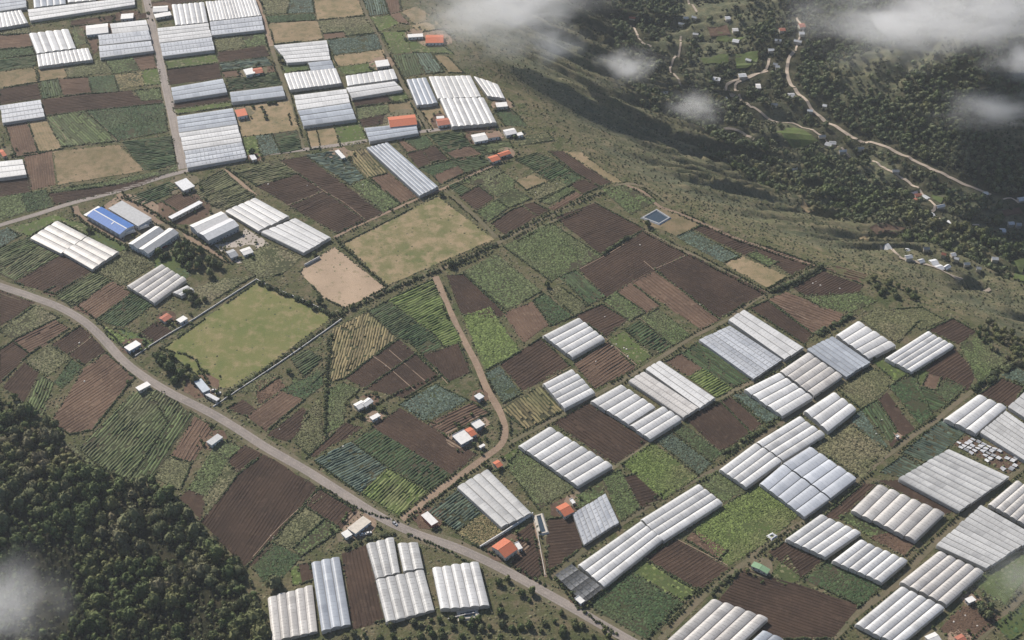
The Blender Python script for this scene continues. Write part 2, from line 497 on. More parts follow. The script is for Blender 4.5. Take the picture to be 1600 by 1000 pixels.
gx = axis(-560, 860, 4.0, -9000, 9000)
gy = axis(500, 2040, 4.0, -6000, 12000)
GX, GY = np.meshgrid(gx, gy)
gz, gs, gs2, garc = height(GX.ravel(), GY.ravel(), True)
gxr, gyr = GX.ravel(), GY.ravel()
VALLEY_ROADS = (
    ("1241,81 1232,93 1231,120 1245,144 1267,170 1290,191 1320,207 1338,217 1360,222 1390,232 1425,250 1470,270 1510,290 1548,305", 4.4),
    ("1202,92 1197,108 1172,119 1142,129 1134,138 1142,149 1157,155 1168,164", 3.4), ("1200,111 1165,124 1149,133 1155,148 1168,163 1178,168", 3.0),
    ("1178,168 1200,186 1225,192 1245,195 1275,207 1297,226 1328,247", 2.8), ("1362,252 1390,267 1420,285 1440,302 1461,322 1455,334 1475,346 1500,351 1530,352", 3.2),
    ("1377,384 1400,396 1426,408 1450,414 1470,422 1500,436 1547,452", 3.6), ("1064,57 1061,85 1047,107 1062,130 1072,140", 2.8),
    ("1075,0 1083,10 1089,19", 2.8), ("1245,28 1251,38 1255,48 1248,62 1243,80", 2.6), ("1130,202 1140,201 1160,208 1178,218", 2.6),
    ("1567,312 1580,310 1592,318", 2.6), ("985,40 1000,62 1018,73", 2.6))
VR_LINES = [pts(q)[:, :2] for q, w in VALLEY_ROADS]

def relief(x, y, s, s2):
    r = np.clip(sstep(4, 60, s) + sstep(2, 30, s2), 0, 1)
    dv = np.full(x.shape, 1e9)
    for C in VR_LINES:
        m = (x > C[:, 0].min() - 30) & (x < C[:, 0].max() + 30) & (y > C[:, 1].min() - 30) & (y < C[:, 1].max() + 30)
        if m.any():
            dv[m] = np.minimum(dv[m], dist_line(x[m], y[m], C)[0])
    near = 0.12 + 0.88 * sstep(4, 16, dv)
    return r * near * (3.6 * (fbm(x / 19, y / 19, 41, 3) - 0.5) + 2.4 * (fbm(x / 8, y / 8, 42, 2) - 0.5))

gz = gz + relief(gxr, gyr, gs, gs2)
nx, ny = len(gx), len(gy)
ii = np.arange(nx * ny).reshape(ny, nx)
Q = np.stack([ii[:-1, :-1], ii[:-1, 1:], ii[1:, 1:], ii[1:, :-1]], -1).reshape(-1, 4)

m, nt, N, L, B = nodes_of('open_land')
at = N.new('ShaderNodeAttribute'); at.attribute_name = 'cover'
sx = N.new('ShaderNodeSeparateColor'); L.new(at.outputs['Color'], sx.inputs[0])
P = pos_n(nt)
n_big = remap(nt, noise_n(nt, P, 0.022, 4), 0.38, 0.62)
n_mid = remap(nt, noise_n(nt, P, 0.11, 4, 0.65), 0.42, 0.66)
n_fine = noise_n(nt, P, 0.55, 5, 0.72)
verge = mixc(nt, n_mid, mixc(nt, n_big, (0.066, 0.078, 0.033), (0.094, 0.094, 0.046)), (0.150, 0.124, 0.078))
slope = mixc(nt, n_mid, mixc(nt, n_big, (0.112, 0.108, 0.054), (0.078, 0.084, 0.040)), (0.180, 0.146, 0.088))
low = mixc(nt, n_mid, mixc(nt, n_big, (0.098, 0.106, 0.062), (0.072, 0.082, 0.050)), (0.150, 0.140, 0.085))
wood = mixc(nt, n_mid, (0.022, 0.024, 0.013), (0.048, 0.043, 0.025))
c = mixc(nt, sx.outputs[0], verge, slope)
c = mixc(nt, sx.outputs[1], c, low)
c = mixc(nt, sx.outputs[2], c, wood)
vm = N.new('ShaderNodeVectorMath'); vm.operation = 'SCALE'
L.new(c, vm.inputs[0]); L.new(remap(nt, n_fine, 0.28, 0.72, 0.62, 1.4), vm.inputs['Scale'])
L.new(vm.outputs[0], B.inputs['Base Color'])
B.inputs['Roughness'].default_value = 0.95
B.inputs['Specular IOR Level'].default_value = 0.1
bp = N.new('ShaderNodeBump'); bp.inputs['Strength'].default_value = 0.7; bp.inputs['Distance'].default_value = 1.2
L.new(n_fine, bp.inputs['Height']); L.new(bp.outputs[0], B.inputs['Normal'])

ground = big_mesh('ground', np.column_stack([gxr, gyr, gz - 0.02]), Q, m, smooth=True)
tag(ground, kind='structure')
ca = ground.data.color_attributes.new('cover', 'FLOAT_COLOR', 'POINT')
wob = 40 * (fbm(gxr / 60, gyr / 60, 51, 3) - 0.5)
cov = np.zeros((len(gz), 4), np.float32)
cov[:, 0] = sstep(0, 12, gs)
_sp = np.maximum(gs, 0)
_ph = garc - 0.55 * _sp
_gul = .5 - np.abs(2 * fbm(_ph / 19 + 5, _sp / 210, 9, 2) - 1) * 2
_gul2 = fbm(_ph / 11, _sp / 120, 4, 2) - 0.5
_dk = sstep(0.10, -0.10, _gul + .7 * _gul2) if False else 1 - sstep(-0.35, 0.35, _gul + 1.2 * _gul2)
cov[:, 1] = sstep(5, 60, gs + 1.3 * wob) * (0.45 + 0.55 * np.maximum(_dk, sstep(220, 320, gs)))
cov[:, 2] = np.clip(sstep(0, 14, gs2) + 0.75 * sstep(190, 260, gs) * sstep(.36, .5, fbm(gxr / 75, gyr / 75, 81, 4)), 0, 1)
cov[:, 3] = 1
ca.data.foreach_set('color', cov.ravel())

# ------------------------------------------------------------------ roads, tracks, lanes
def smooth_line(P, step=6.0):
    """Catmull-Rom through world xy points, evenly stepped"""
    P = np.asarray(P, float)[:, :2]
    Q = np.vstack([2 * P[0] - P[1], P, 2 * P[-1] - P[-2]])
    out = []
    for i in range(1, len(Q) - 2):
        a, b, c, d = Q[i - 1], Q[i], Q[i + 1], Q[i + 2]
        n = max(2, int(math.hypot(*(c - b)) / step))
        for k in range(n):
            t = k / n
            out.append(0.5 * ((2 * b) + (-a + c) * t + (2 * a - 5 * b + 4 * c - d) * t * t + (-a + 3 * b - 3 * c + d) * t ** 3))
    out.append(Q[-2])
    return np.array(out)

def normals(C):
    d = np.gradient(C, axis=0)
    d /= np.maximum(np.linalg.norm(d, axis=1), 1e-6)[:, None]
    return np.column_stack([-d[:, 1], d[:, 0]])

_dz, _ds, _ds2, _da = height(_HXX.ravel(), _HYY.ravel(), True)
_dx, _dy = _HXX.ravel(), _HYY.ravel()
DGRID = (_dz + relief(_dx, _dy, _ds, _ds2)).reshape(_HXX.shape)

def drape(x, y):
    return bilin(DGRID, x, y)

def ribbon(name, s, width, mat, lift, jitter=0.12, across=2, label=None, crown=0.0):
    C = smooth_line(pts(s), 4.0)
    nn = normals(C)
    wl = width / 2 * (1 + jitter * (2 * fbm(np.arange(len(C)) / 5.0, np.zeros(len(C)), 61, 2) - 1))
    wr = width / 2 * (1 + jitter * (2 * fbm(np.arange(len(C)) / 5.0, np.zeros(len(C)), 62, 2) - 1))
    V = []
    for k in range(across + 1):
        f = k / across
        p = C + nn * (wl * (1 - f) - wr * f)[:, None]
        V.append(np.column_stack([p, drape(p[:, 0], p[:, 1]) + lift + crown * (1 - abs(2 * f - 1))]))
    n = len(C); V = np.concatenate(V)
    seg_ = np.concatenate([[0], np.cumsum(np.linalg.norm(np.diff(C, axis=0), axis=1))])
    UV = np.concatenate([np.column_stack([seg_, np.full(n, k / across)]) for k in range(across + 1)])
    F = [(k * n + i, (k + 1) * n + i, (k + 1) * n + i + 1, k * n + i + 1) for k in range(across) for i in range(n - 1)]
    F = [f[::-1] for f in F] if False else F
    o = mesh_obj(name, V, F, mat, uv=UV)
    tag(o, kind='structure')
    return o

LANES = []
MAIN = "-40,432 0,447 45,462 90,479 128,500 158,526 190,561 225,589 270,616 330,646 372,671 420,702 480,736 540,774 600,811 650,834 705,853 750,872 800,897 850,925 900,953 950,982 1010,1016"
ribbon('road_verge', MAIN, 12.5, M['lane'], 0.05, 0.25)
ribbon('road', MAIN, 6.6, M['road'], 0.16, 0.04, crown=0.08)
ribbon('road_verge', "226,-12 234,20 245,75 260,140 275,210 287,266", 11.0, M['lane'], 0.05, 0.25)
ribbon('road', "226,-12 234,20 245,75 260,140 275,210 286,264", 7.4, M['road'], 0.165, 0.04, crown=0.06)
ribbon('road', "-30,361 0,352 60,334 110,318 180,300 240,281 287,268 340,256 400,243 480,233 560,222 610,212 680,203 720,198 770,196", 4.8, M['road'], 0.12, 0.08)
for s, w, k in (
    ("397,-6 405,10 415,40 424,72", 4.5, 'dirt'), ("424,72 436,110 450,150 462,200 474,233", 4.0, 'lane'),
    ("560,-8 572,22 588,52 604,85 622,118 645,160 660,185 672,205", 3.4, 'lane'),
    ("681,432 700,480 724,530 745,570 762,610 782,645 790,672 783,695 756,716 725,738 690,763 655,792 628,812", 5.0, 'dirt'),
    ("518,498 560,476 600,456 645,437 690,420 740,398 785,376 850,341 905,315 945,298 975,288 1010,294 1045,318", 3.5, 'lane'),
    ("522,371 560,352 600,334 652,311 690,296 740,272 770,259 792,249", 2.6, 'dirt'),
    ("696,297 720,318 745,340 776,371", 3.0, 'lane'),
    ("792,694 830,674 858,659 895,638 930,617 968,597 1007,574 1045,551 1080,528 1110,513 1137,499 1190,462 1240,436 1282,416", 3.3, 'lane'),
    ("898,772 930,750 960,729 990,707 1015,689 1045,669 1075,651 1110,631 1145,611 1175,596 1210,577 1262,545", 3.3, 'lane'),
    ("862,902 880,888 905,866 950,833 1000,799 1045,772 1085,751 1130,727 1165,702 1205,672 1250,642 1297,610 1340,580 1363,565", 3.4, 'lane'),
    ("1030,1000 1060,972 1095,935 1140,898 1180,866 1215,838 1262,812 1300,782 1342,748 1372,722 1398,704 1428,680 1455,663 1490,634 1520,611", 3.6, 'lane'),
    ("1298,1000 1320,980 1340,958 1375,932 1408,908 1428,882 1465,846 1500,812 1530,786 1560,760 1600,728", 3.9, 'lane'),
    ("1525,1004 1560,970 1600,930", 3.5, 'lane'),
    ("835,815 840,840 848,875 853,902", 1.6, 'dirt'),
    ("975,288 1005,300 1030,322 1060,333 1100,350 1150,372 1195,388 1240,404 1275,415", 2.6, 'dirt'),
    ("806,375 850,352 905,327", 2.4, 'lane'),
    ("1008,360 1040,378 1090,402 1140,428 1198,458", 3.0, 'lane'),
    ("350,265 372,282 400,306", 3.0, 'dirt'), ("118,322 125,338 160,360 200,383", 4.6, 'dirt'), ("185,303 205,320 240,342 275,362 320,385 362,410", 4.4, 'dirt'),
):
    LANES.append((s, w))
    ribbon({'dirt': 'dirt_track', 'lane': 'farm_lane'}[k], s, w, M[k], 0.07 + random.random() * 0.05, 0.2)
for s in ("583,557 604,572 648,610", "608,547 640,575 666,597", "437,252 465,271 507,299 538,317 572,344", "449,321 480,309 506,299", "1006,408 1022,422", "1021,421 1048,410 1077,397",
          "905,421 945,400 975,382", "1200,470 1235,486 1272,505", "395,870 440,820 497,769", "106,553 125,541 143,527", "945,527 962,543 995,571", "850,598 892,573", "1137,884 1095,862 1055,842",
          "985,503 1000,498 1050,541", "660,556 700,600", "135,174 160,196 183,220", "78,187 92,200 104,219"):
    ribbon('footpath', s, 0.55, M['dirt'], 0.34, 0.4)
for s, w in VALLEY_ROADS:
    ribbon('valley_road', s, w * .82, M['valley_road'], 0.55, 0.2, across=3)

# ------------------------------------------------------------------ fields: class, edge the rows follow, r rows / t tufts / f furrows / n none
FIELDS = """
B0f 0,56 45,53 50,72 0,77
D0t 0,79 49,74 54,85 0,91
D0r 0,93 55,87 56,102 0,111
T0n 0,113 54,106 58,128 0,138
S0f 0,140 58,131 64,154 0,163
S0f 112,33 184,23 188,32 228,20 229,29 150,37 112,41
G0t 118,20 164,15 165,21 118,27
T0n 60,108 100,101 105,120 62,127
O0t 101,101 162,93 175,113 107,120
G0t 164,92 205,87 217,109 176,115
B0f 207,86 240,82 244,106 219,109
D1r 63,128 90,124 97,148 67,154
B0f 92,124 137,121 144,145 100,150
D1t 139,121 178,118 184,143 145,146
Y1t 180,118 220,112 224,133 186,139
O0n 222,111 248,107 250,131 226,133
S0f 66,156 145,147 205,142 208,150 252,157 253,161 140,172 71,181
G0t 212,142 249,138 252,155 222,157
G1r 73,184 132,173 183,220 97,229
D0t 135,174 255,162 261,205 185,219
B1f 8,192 42,187 60,240 25,245
T1f 43,187 70,183 96,232 62,239
T0n 84,237 185,227 224,266 92,288
D0r 191,222 268,213 275,258 224,266
B1f 38,241 80,236 86,288 47,297
S0f 0,280 45,273 48,300 0,306
G1t 0,309 32,303 42,330 0,343
D1t 33,303 71,297 83,322 43,331
S0f 77,302 180,290 255,274 215,292 87,319
G0t 82,297 160,286 262,265 277,257 274,268 180,288 86,301
S0n 233,4 262,1 320,-6 400,-12 320,0 268,7 236,12
O0n 258,96 337,83 340,97 263,107
S0f 340,82 412,72 420,87 343,97
S0f 262,109 341,99 346,122 265,132
S0f 270,160 355,147 358,157 272,170
O0t 334,59 374,52 384,72 340,80
G0t 376,52 411,48 417,69 386,73
U0r 343,99 416,90 425,102 348,110
B0n 348,112 425,104 430,112 352,121
D0r 355,124 431,113 440,132 359,142
T0n 367,168 450,157 466,203 380,213
L1n 380,216 399,213 410,243 387,247
U1t 400,213 424,210 438,238 411,243
D0r 426,210 463,204 471,233 440,239
O0n 272,172 360,160 362,166 276,178
O1t 409,0 452,0 448,20 413,22
U0t 454,-2 487,-3 490,19 449,20
D0t 416,26 490,22 493,31 420,35
T0n 421,37 495,32 504,61 428,69
T0n 491,0 559,-3 569,24 496,31
O0t 497,33 572,26 585,51 540,56 538,49 505,52
B0n 506,53 538,50 541,57 508,61
U1r 568,-2 599,-3 607,21 579,25
B1f 602,-3 622,-6 626,17 610,22
O0n 580,27 608,24 623,36 594,48
B0n 610,23 624,20 640,38 625,36
T0n 628,18 650,10 676,27 650,38
T0n 642,40 680,33 694,45 660,50
O1n 596,51 631,49 640,81 614,84
U0t 512,63 588,53 596,76 522,85
T0n 520,88 598,78 604,94 528,103
G0n 528,106 585,98 608,108 541,117
D1r 615,87 648,83 661,115 633,120
U1r 650,84 675,83 693,112 666,115
O0n 636,52 690,70 708,84 645,81
T0n 679,86 700,89 724,114 702,113
D0n 443,101 477,98 483,109 447,113
S0f 552,154 604,150 612,158 556,167
O0n 606,149 632,145 638,155 614,160
G0t 557,169 605,163 607,176 560,186
T0n 607,163 640,159 648,178 609,176
S0f 561,188 604,179 607,191 568,198
T1n 656,167 690,164 702,190 673,203
T0n 478,201 520,196 530,228 486,233
O0n 522,196 560,189 574,220 533,227
D0t 772,173 800,172 824,197 790,196
S0f 722,202 776,199 770,206 732,208
G0r 748,224 795,220 800,231 765,240
B1f 619,218 629,219 651,235 637,238
D0t 631,217 665,212 676,226 655,234
S0f 637,240 658,235 673,254 655,261
S0f 660,234 680,228 699,248 675,253
D0r 669,211 719,204 734,227 697,238
B0f 698,239 735,229 754,242 716,252
D0t 657,263 704,251 716,258 676,274
B0n 678,275 717,259 725,270 689,287
D0r 706,250 755,243 768,257 728,270
O0r 366,268 436,251 464,270 402,289
S0f 438,251 477,245 597,333 573,344 508,298
S0f 402,291 466,273 505,298 451,320
S0f 453,322 506,300 571,345 527,364
U0r 478,242 529,236 569,277 547,288
G0t 551,290 573,280 624,319 600,331
Y1r 541,238 574,233 606,269 577,277
B1r 579,278 607,271 651,308 626,317
Q0n 538,380 683,307 770,374 606,445
N0n 470,426 482,411 522,387 602,450 538,480 505,464
P0n 256,545 402,441 520,494 376,601 334,607
O0n 15,356 85,337 150,357 137,367 90,343 46,369
U0t 0,361 12,357 30,368 0,387
G0r 0,390 45,370 60,383 0,422
G0r 0,427 61,385 92,399 24,438
S0f 25,441 95,399 143,422 86,459
B0n 68,457 86,448 99,453 84,462
G0r 88,462 148,425 172,439 112,479
B0f 114,482 175,441 206,458 151,498
D0r 152,500 208,459 239,476 190,512
O0t 149,422 200,389 241,412 195,444
D0n 139,370 151,358 199,387 188,392
D0r 193,311 265,284 282,296 224,320
B0n 231,324 254,316 274,330 258,340
S0f 255,315 284,299 309,313 277,329
O0r 302,291 350,266 369,287 313,310
O0r 314,312 372,289 399,305 347,329
L0n 162,512 206,532 192,541 170,526
D0n 182,513 222,523 240,536 226,546
S0f 217,524 244,503 270,519 247,534
S0f 0,455 53,473 16,499 0,508
O0t 0,516 55,478 90,496 22,530
B0r 21,532 86,501 107,514 46,552
S0f 83,538 125,510 142,525 107,552
S0f 109,554 143,527 164,550 131,569
O0t 42,565 78,541 109,560 74,587
S0f 0,547 20,534 45,553 0,598
S0f 6,605 38,568 59,582 36,627
G0r 42,629 62,586 83,598 66,650
D0t 86,598 112,563 128,573 98,606
B1f 80,659 132,576 167,553 209,590 144,671 110,678
G0r 123,702 210,613 232,610 262,662 200,748 160,732
G0r 202,749 263,661 234,610 250,611 301,648 238,742
B0r 268,712 305,653 334,666 300,722
G0t 334,700 350,686 376,700 355,718
G0t 296,764 333,704 356,720 322,775
O0t 240,745 266,714 298,724 280,765
S1f 315,815 354,768 372,742 412,712 496,764 385,884 340,842
S0f 358,716 382,697 408,710 370,738 360,726
S0f 478,790 501,766 564,803 535,827
O0t 428,847 476,793 505,811 458,856
G0t 460,856 507,812 530,828 470,868
D0t 396,886 430,850 470,870 440,902 412,908
S0n 466,884 483,880 488,905 471,911
L1n 456,892 465,885 470,911 459,913
S1f 536,866 572,853 600,968 552,982
Y0r 519,524 522,514 574,488 619,528 540,589 517,597
S1f 541,591 622,531 648,553 571,607
S1f 572,607 649,554 687,588 632,621
D0r 577,487 605,471 672,519 642,535 620,527
D0r 643,536 673,520 692,541 661,554
L0r 607,469 675,438 720,534 694,541 674,518
S1f 661,556 716,538 735,581 701,595
G0t 507,679 509,612 536,599 560,609 541,625 535,663
U0t 625,632 680,601 729,625 666,659
B0r 670,663 738,629 764,645 702,679
S1f 582,667 625,639 744,710 706,741
U0r 492,720 548,691 604,730 562,770
D0r 551,690 582,669 705,742 670,767 606,729
L0r 567,772 606,733 667,768 622,804
S0f 482,714 540,662 564,668 494,712
B0f 386,650 440,613 474,625 416,673
S0f 419,679 473,638 482,650 452,689
D0r 456,561 480,546 504,561 474,588
U0t 759,584 780,573 814,615 786,629
Y1r 785,640 845,603 880,640 822,671
S0f 783,569 845,529 889,571 816,609
L0t 724,495 765,481 812,549 760,577
S1f 699,431 724,429 789,490 776,497 722,489
G0t 724,425 776,397 845,455 791,484
G0t 788,385 858,348 939,400 862,439
B1f 787,490 832,472 857,508 819,534
D0t 834,470 850,459 893,495 861,508
D1r 876,432 900,423 944,464 921,476
O0t 858,455 873,447 917,478 898,493
S0f 869,340 930,318 1006,358 938,395
S0f 905,420 1009,361 1074,397 946,464
S1f 1023,420 1077,398 1196,457 1123,497
B1r 987,440 1021,424 1122,500 1097,514
B1f 966,455 986,443 1030,477 1006,489
G0t 944,470 963,458 1006,487 985,501
S0f 902,493 940,476 979,499 946,526
D0r 977,514 998,501 1049,540 1022,554
G0t 1001,498 1028,483 1078,524 1050,539
B0r 898,569 950,535 992,574 930,606
O0n 952,531 974,519 1018,556 996,568
G0t 942,296 975,290 1024,314 985,334
T0n 1004,346 1030,324 1096,352 1058,368
U0t 1058,370 1080,361 1117,380 1095,391
U0t 1097,392 1118,381 1154,400 1130,410
S0f 1082,357 1098,351 1190,387 1166,399
T0n 1133,412 1158,401 1229,432 1200,449
G0t 1168,398 1179,394 1214,409 1201,416
S0f 1182,391 1200,386 1269,412 1236,429
S0f 1240,449 1285,424 1347,446 1341,456 1256,461
B1r 1290,420 1305,416 1354,430 1347,443
G0t 1258,465 1340,459 1369,470 1330,487 1286,481
B1r 1202,468 1228,457 1320,493 1270,521
S1f 1172,482 1199,470 1268,522 1257,537
O0t 1346,500 1372,479 1435,501 1402,534
O0t 1396,484 1440,481 1474,500 1440,514
S0f 1452,516 1488,498 1524,518 1497,537
G0t 1502,541 1530,527 1577,560 1530,598
S0f 1441,578 1491,544 1513,570 1521,589 1511,609
D0t 1390,604 1428,584 1455,648 1438,663
G0n 1434,577 1450,581 1440,600 1434,604
B0n 1450,585 1469,590 1462,609 1441,604
D0t 1463,612 1480,593 1507,605 1482,629
D0r 1438,606 1460,613 1479,632 1456,644
L0n 1365,566 1385,561 1421,582 1400,595
O0t 1312,610 1360,576 1399,597 1346,639
S0n 1372,625 1386,615 1428,670 1394,699
D1r 1346,640 1370,626 1401,674 1392,690
U1t 1330,655 1345,641 1388,700 1380,704
O0t 1269,697 1325,661 1388,705 1346,746
U1r 1442,680 1470,658 1507,676 1485,699
U1r 1411,708 1440,684 1479,700 1456,725
U1r 1377,737 1412,712 1441,726 1410,746
S0f 1532,616 1565,591 1600,606 1576,635
U0t 1567,586 1590,576 1612,587 1598,601
D1r 1067,553 1090,536 1174,594 1144,606
B0n 1041,565 1063,553 1095,575 1076,587
L0r 1076,590 1100,577 1144,607 1119,621
S1r 865,660 918,631 1010,690 961,724
S1r 1072,655 1124,627 1172,676 1126,704
S1f 1127,627 1145,622 1189,661 1173,676
U0t 1147,618 1170,612 1220,650 1197,661
D1t 1054,675 1071,666 1127,708 1111,721
U1t 1027,688 1049,677 1111,724 1091,741
L0t 974,725 1020,693 1088,745 1036,779
G0t 792,729 814,702 899,759 842,794
O0n 775,735 790,712 808,702 795,727
G1t 942,745 969,736 999,793 971,814
S0f 976,745 1000,739 1034,780 1002,793
G0t 1089,750 1120,736 1163,765 1131,784
L0t 1084,828 1132,791 1186,758 1248,804 1195,849 1137,883
B0t 1073,843 1087,830 1135,860 1122,873
S0f 1007,872 1055,844 1137,888 1091,921
L0n 986,894 1006,876 1087,924 1071,938
D0t 920,944 984,892 1069,944 1010,998
S1f 1112,950 1166,889 1343,946 1300,996 1200,998
D0t 1257,905 1295,876 1377,915 1345,946
S0f 1203,863 1223,849 1284,875 1252,904
S0f 1287,808 1350,757 1368,757 1312,810
S1n 1374,752 1402,751 1490,798 1478,803
G0t 1310,806 1330,801 1386,832 1360,838
B0t 1388,833 1430,851 1414,868 1362,840
U0r 669,800 714,767 759,796 713,829
Y0t 714,832 760,799 798,822 752,854
S0f 806,838 831,818 849,890 836,906 800,884
S0f 856,812 892,808 911,852 857,893
G0t 897,777 936,759 944,771 902,794
G0n 1522,914 1580,862 1612,868 1600,905 1570,943
D0n 1556,976 1600,946 1620,970 1580,1000
S1f 388,884 497,773 503,777 477,791 427,846 398,880
D0t 441,609 499,582 505,600 475,624
G0t 100,690 124,703 160,733 150,738 108,700
O0t 318,780 356,722 362,728 370,740 330,792
S0n 283,778 296,766 320,778 312,812
D0n 240,398 262,386 296,430 268,448 243,418
O0t 803,217 855,208 864,219 812,227
G0t 717,284 775,260 785,269 748,289
G0t 750,290 786,270 802,281 802,294 776,306
S0f 718,306 747,291 771,309 745,328
D0r 701,291 714,285 734,297 720,305
G0t 747,331 776,313 793,325 763,346
G0t 778,311 803,294 829,310 796,324
S0f 769,349 800,328 815,323 838,338 800,360 791,367
S0f 819,320 835,317 857,329 841,337
D0r 807,250 840,239 871,252 836,267
D0r 841,270 872,254 892,268 859,282
T0n 806,283 833,273 855,283 823,296
O0t 826,299 858,285 885,279 893,288 842,311
D0t 862,284 893,271 909,278 890,288
G0t 845,315 885,293 896,298 859,319
B0f 858,325 900,301 909,305 866,328
S0f 892,288 912,281 937,292 911,303
S1f 859,237 880,237 954,285 938,291 900,270
T1n 883,237 908,239 940,264 972,284 957,285
O0t 354,612 398,581 436,588 405,610
B0t 401,597 432,589 446,606 404,632
S0f 357,637 380,626 398,640 386,649
G0t 457,591 478,593 502,572 507,581 481,604 459,607
O0t 476,650 499,622 503,688 481,708 464,692
G0t 48,33 114,22 116,28 49,39
O0t 0,47 44,42 47,51 0,54
G0t 113,47 130,43 135,67 118,71
B0n 138,61 151,59 153,79 146,84
O0n 232,388 250,381 262,378 240,400
O0t 376,402 420,382 470,402 440,428 402,433 385,420
O0t 300,452 342,438 395,432 330,470 310,480
O0n 1206,900 1230,870 1250,905 1226,912
B0t 1490,960 1530,935 1560,965 1520,1000 1470,985
D0r 738,229 760,226 780,238 757,241
"""

def shrink(P, d):
    """pull a polygon's corners in by d"""
    n = len(P); out = []
    area = sum(P[i][0] * P[(i + 1) % n][1] - P[(i + 1) % n][0] * P[i][1] for i in range(n))
    sg = 1 if area > 0 else -1
    for i in range(n):
        a, b, c = P[i - 1], P[i], P[(i + 1) % n]
        e1 = (b - a) / max(np.linalg.norm(b - a), 1e-6); e2 = (c - b) / max(np.linalg.norm(c - b), 1e-6)
        n1 = np.array([-e1[1], e1[0]]) * sg; n2 = np.array([-e2[1], e2[0]]) * sg
        k = n1 + n2; k /= max(np.dot(k, k), 0.4) / 2
        out.append(b + k * d)
    return np.array(out)

def wobble(P, seg=9.0, amp=0.55):
    """break straight edges into slightly uneven ones"""
    out = []
    n = len(P)
    for i in range(n):
        a, b = P[i], P[(i + 1) % n]
        L = np.linalg.norm(b - a); k = max(1, int(L / seg))
        nrm = np.array([-(b - a)[1], (b - a)[0]]) / max(L, 1e-6)
        for j in range(k):
            q = a + (b - a) * j / k
            if j: q = q + nrm * RNG.normal(0, amp)
            out.append(q)
    return np.array(out)

def sheet(name, P, mat, lift, step=16.0, noise=0.0):
    """a patch of ground cut to outline P and laid on the land"""
    lo = P.min(0); hi = P.max(0)
    gx_, gy_ = np.meshgrid(np.arange(lo[0] + step / 2, hi[0], step), np.arange(lo[1] + step / 2, hi[1], step))
    g = np.column_stack([gx_.ravel(), gy_.ravel()])
    inner = g[in_poly(g[:, 0], g[:, 1], P)] if len(g) else g
    allp = [Vector(p) for p in P] + [Vector(p) for p in inner]
    edges = [(i, (i + 1) % len(P)) for i in range(len(P))]
    r = delaunay_2d_cdt(allp, edges, [], 1, 1e-4)
    V = np.array([(v.x, v.y) for v in r[0]])
    z = drape(V[:, 0], V[:, 1]) + lift
    return mesh_obj(name, np.column_stack([V, z]), r[2], mat)

def row_spans(P, ang, pitch):
    """rows of direction ang clipped to polygon P -> list of (start, end)"""
    c, s = math.cos(ang), math.sin(ang)
    R = np.column_stack([P[:, 0] * c + P[:, 1] * s, -P[:, 0] * s + P[:, 1] * c])
    out = []
    v = R[:, 1].min() + pitch * 0.5
    while v < R[:, 1].max():
        xs = []
        for i in range(len(R)):
            a, b = R[i], R[(i + 1) % len(R)]
            if (a[1] > v) != (b[1] > v):
                xs.append(a[0] + (b[0] - a[0]) * (v - a[1]) / (b[1] - a[1]))
        xs.sort()
        for j in range(0, len(xs) - 1, 2):
            if xs[j + 1] - xs[j] > 2.0:
                f = lambda u, v=v: np.column_stack([u * c - v * s, u * s + v * c])
                out.append((f, xs[j], xs[j + 1]))
        v += pitch * random.uniform(0.92, 1.08)
    return out, np.array([-s, c])

def rows_mesh(name, P, ang, pitch, width, h, seg, jit, gap, mat, lift, parent):
    spans, nrm = row_spans(P, ang, pitch)
    VV = []; FF = []; base = 0
    for f, a, b in spans:
        n = max(2, int((b - a) / seg) + 1)
        u = np.linspace(a + 0.3, b - 0.3, n) + np.concatenate([[0], RNG.normal(0, seg * 0.15, n - 2), [0]])
        C = f(u)
        C = C + nrm * (1.6 * (vnoise(C[:, 0] / 26, C[:, 1] / 26, 78) - .5) + .5 * (vnoise(C[:, 0] / 8, C[:, 1] / 8, 79) - .5))[:, None]
        hh = h * (1 + jit * RNG.normal(0, 1, n)).clip(0.15, 2.2)
        hh = hh * (0.25 + 1.4 * fbm(C[:, 0] / 15, C[:, 1] / 15, 77, 3))
        ww = width * (1 + 0.5 * jit * RNG.normal(0, 1, n)).clip(0.4, 1.6)
        C = C + nrm * (RNG.normal(0, 0.12 * jit * pitch, n))[:, None]
        z = drape(C[:, 0], C[:, 1]) + lift
        l = np.column_stack([C + nrm * (ww / 2)[:, None], z - 0.03])
        r = np.column_stack([C - nrm * (ww / 2)[:, None], z - 0.03])
        t1 = np.column_stack([C + nrm * (ww * 0.2)[:, None], z + hh])
        t2 = np.column_stack([C - nrm * (ww * 0.22)[:, None], z + hh * RNG.uniform(0.8, 1.05, n)])
        VV += [l, t1, t2, r]
        i = np.arange(n - 1)
        keep = RNG.random(n - 1) > gap * (.4 + 2.2 * vnoise(C[:-1, 0] / 11, C[:-1, 1] / 11, 76) ** 2)
        i = i[keep]
        for q in range(3):
            o0 = base + q * n; o1 = base + (q + 1) * n
            FF.append(np.column_stack([o0 + i, o1 + i, o1 + i + 1, o0 + i + 1]))
        base += 4 * n
    if not VV: return None
    o = big_mesh(name, np.concatenate(VV), np.concatenate(FF), mat, parent)
    tag(o, kind='stuff')
    return o

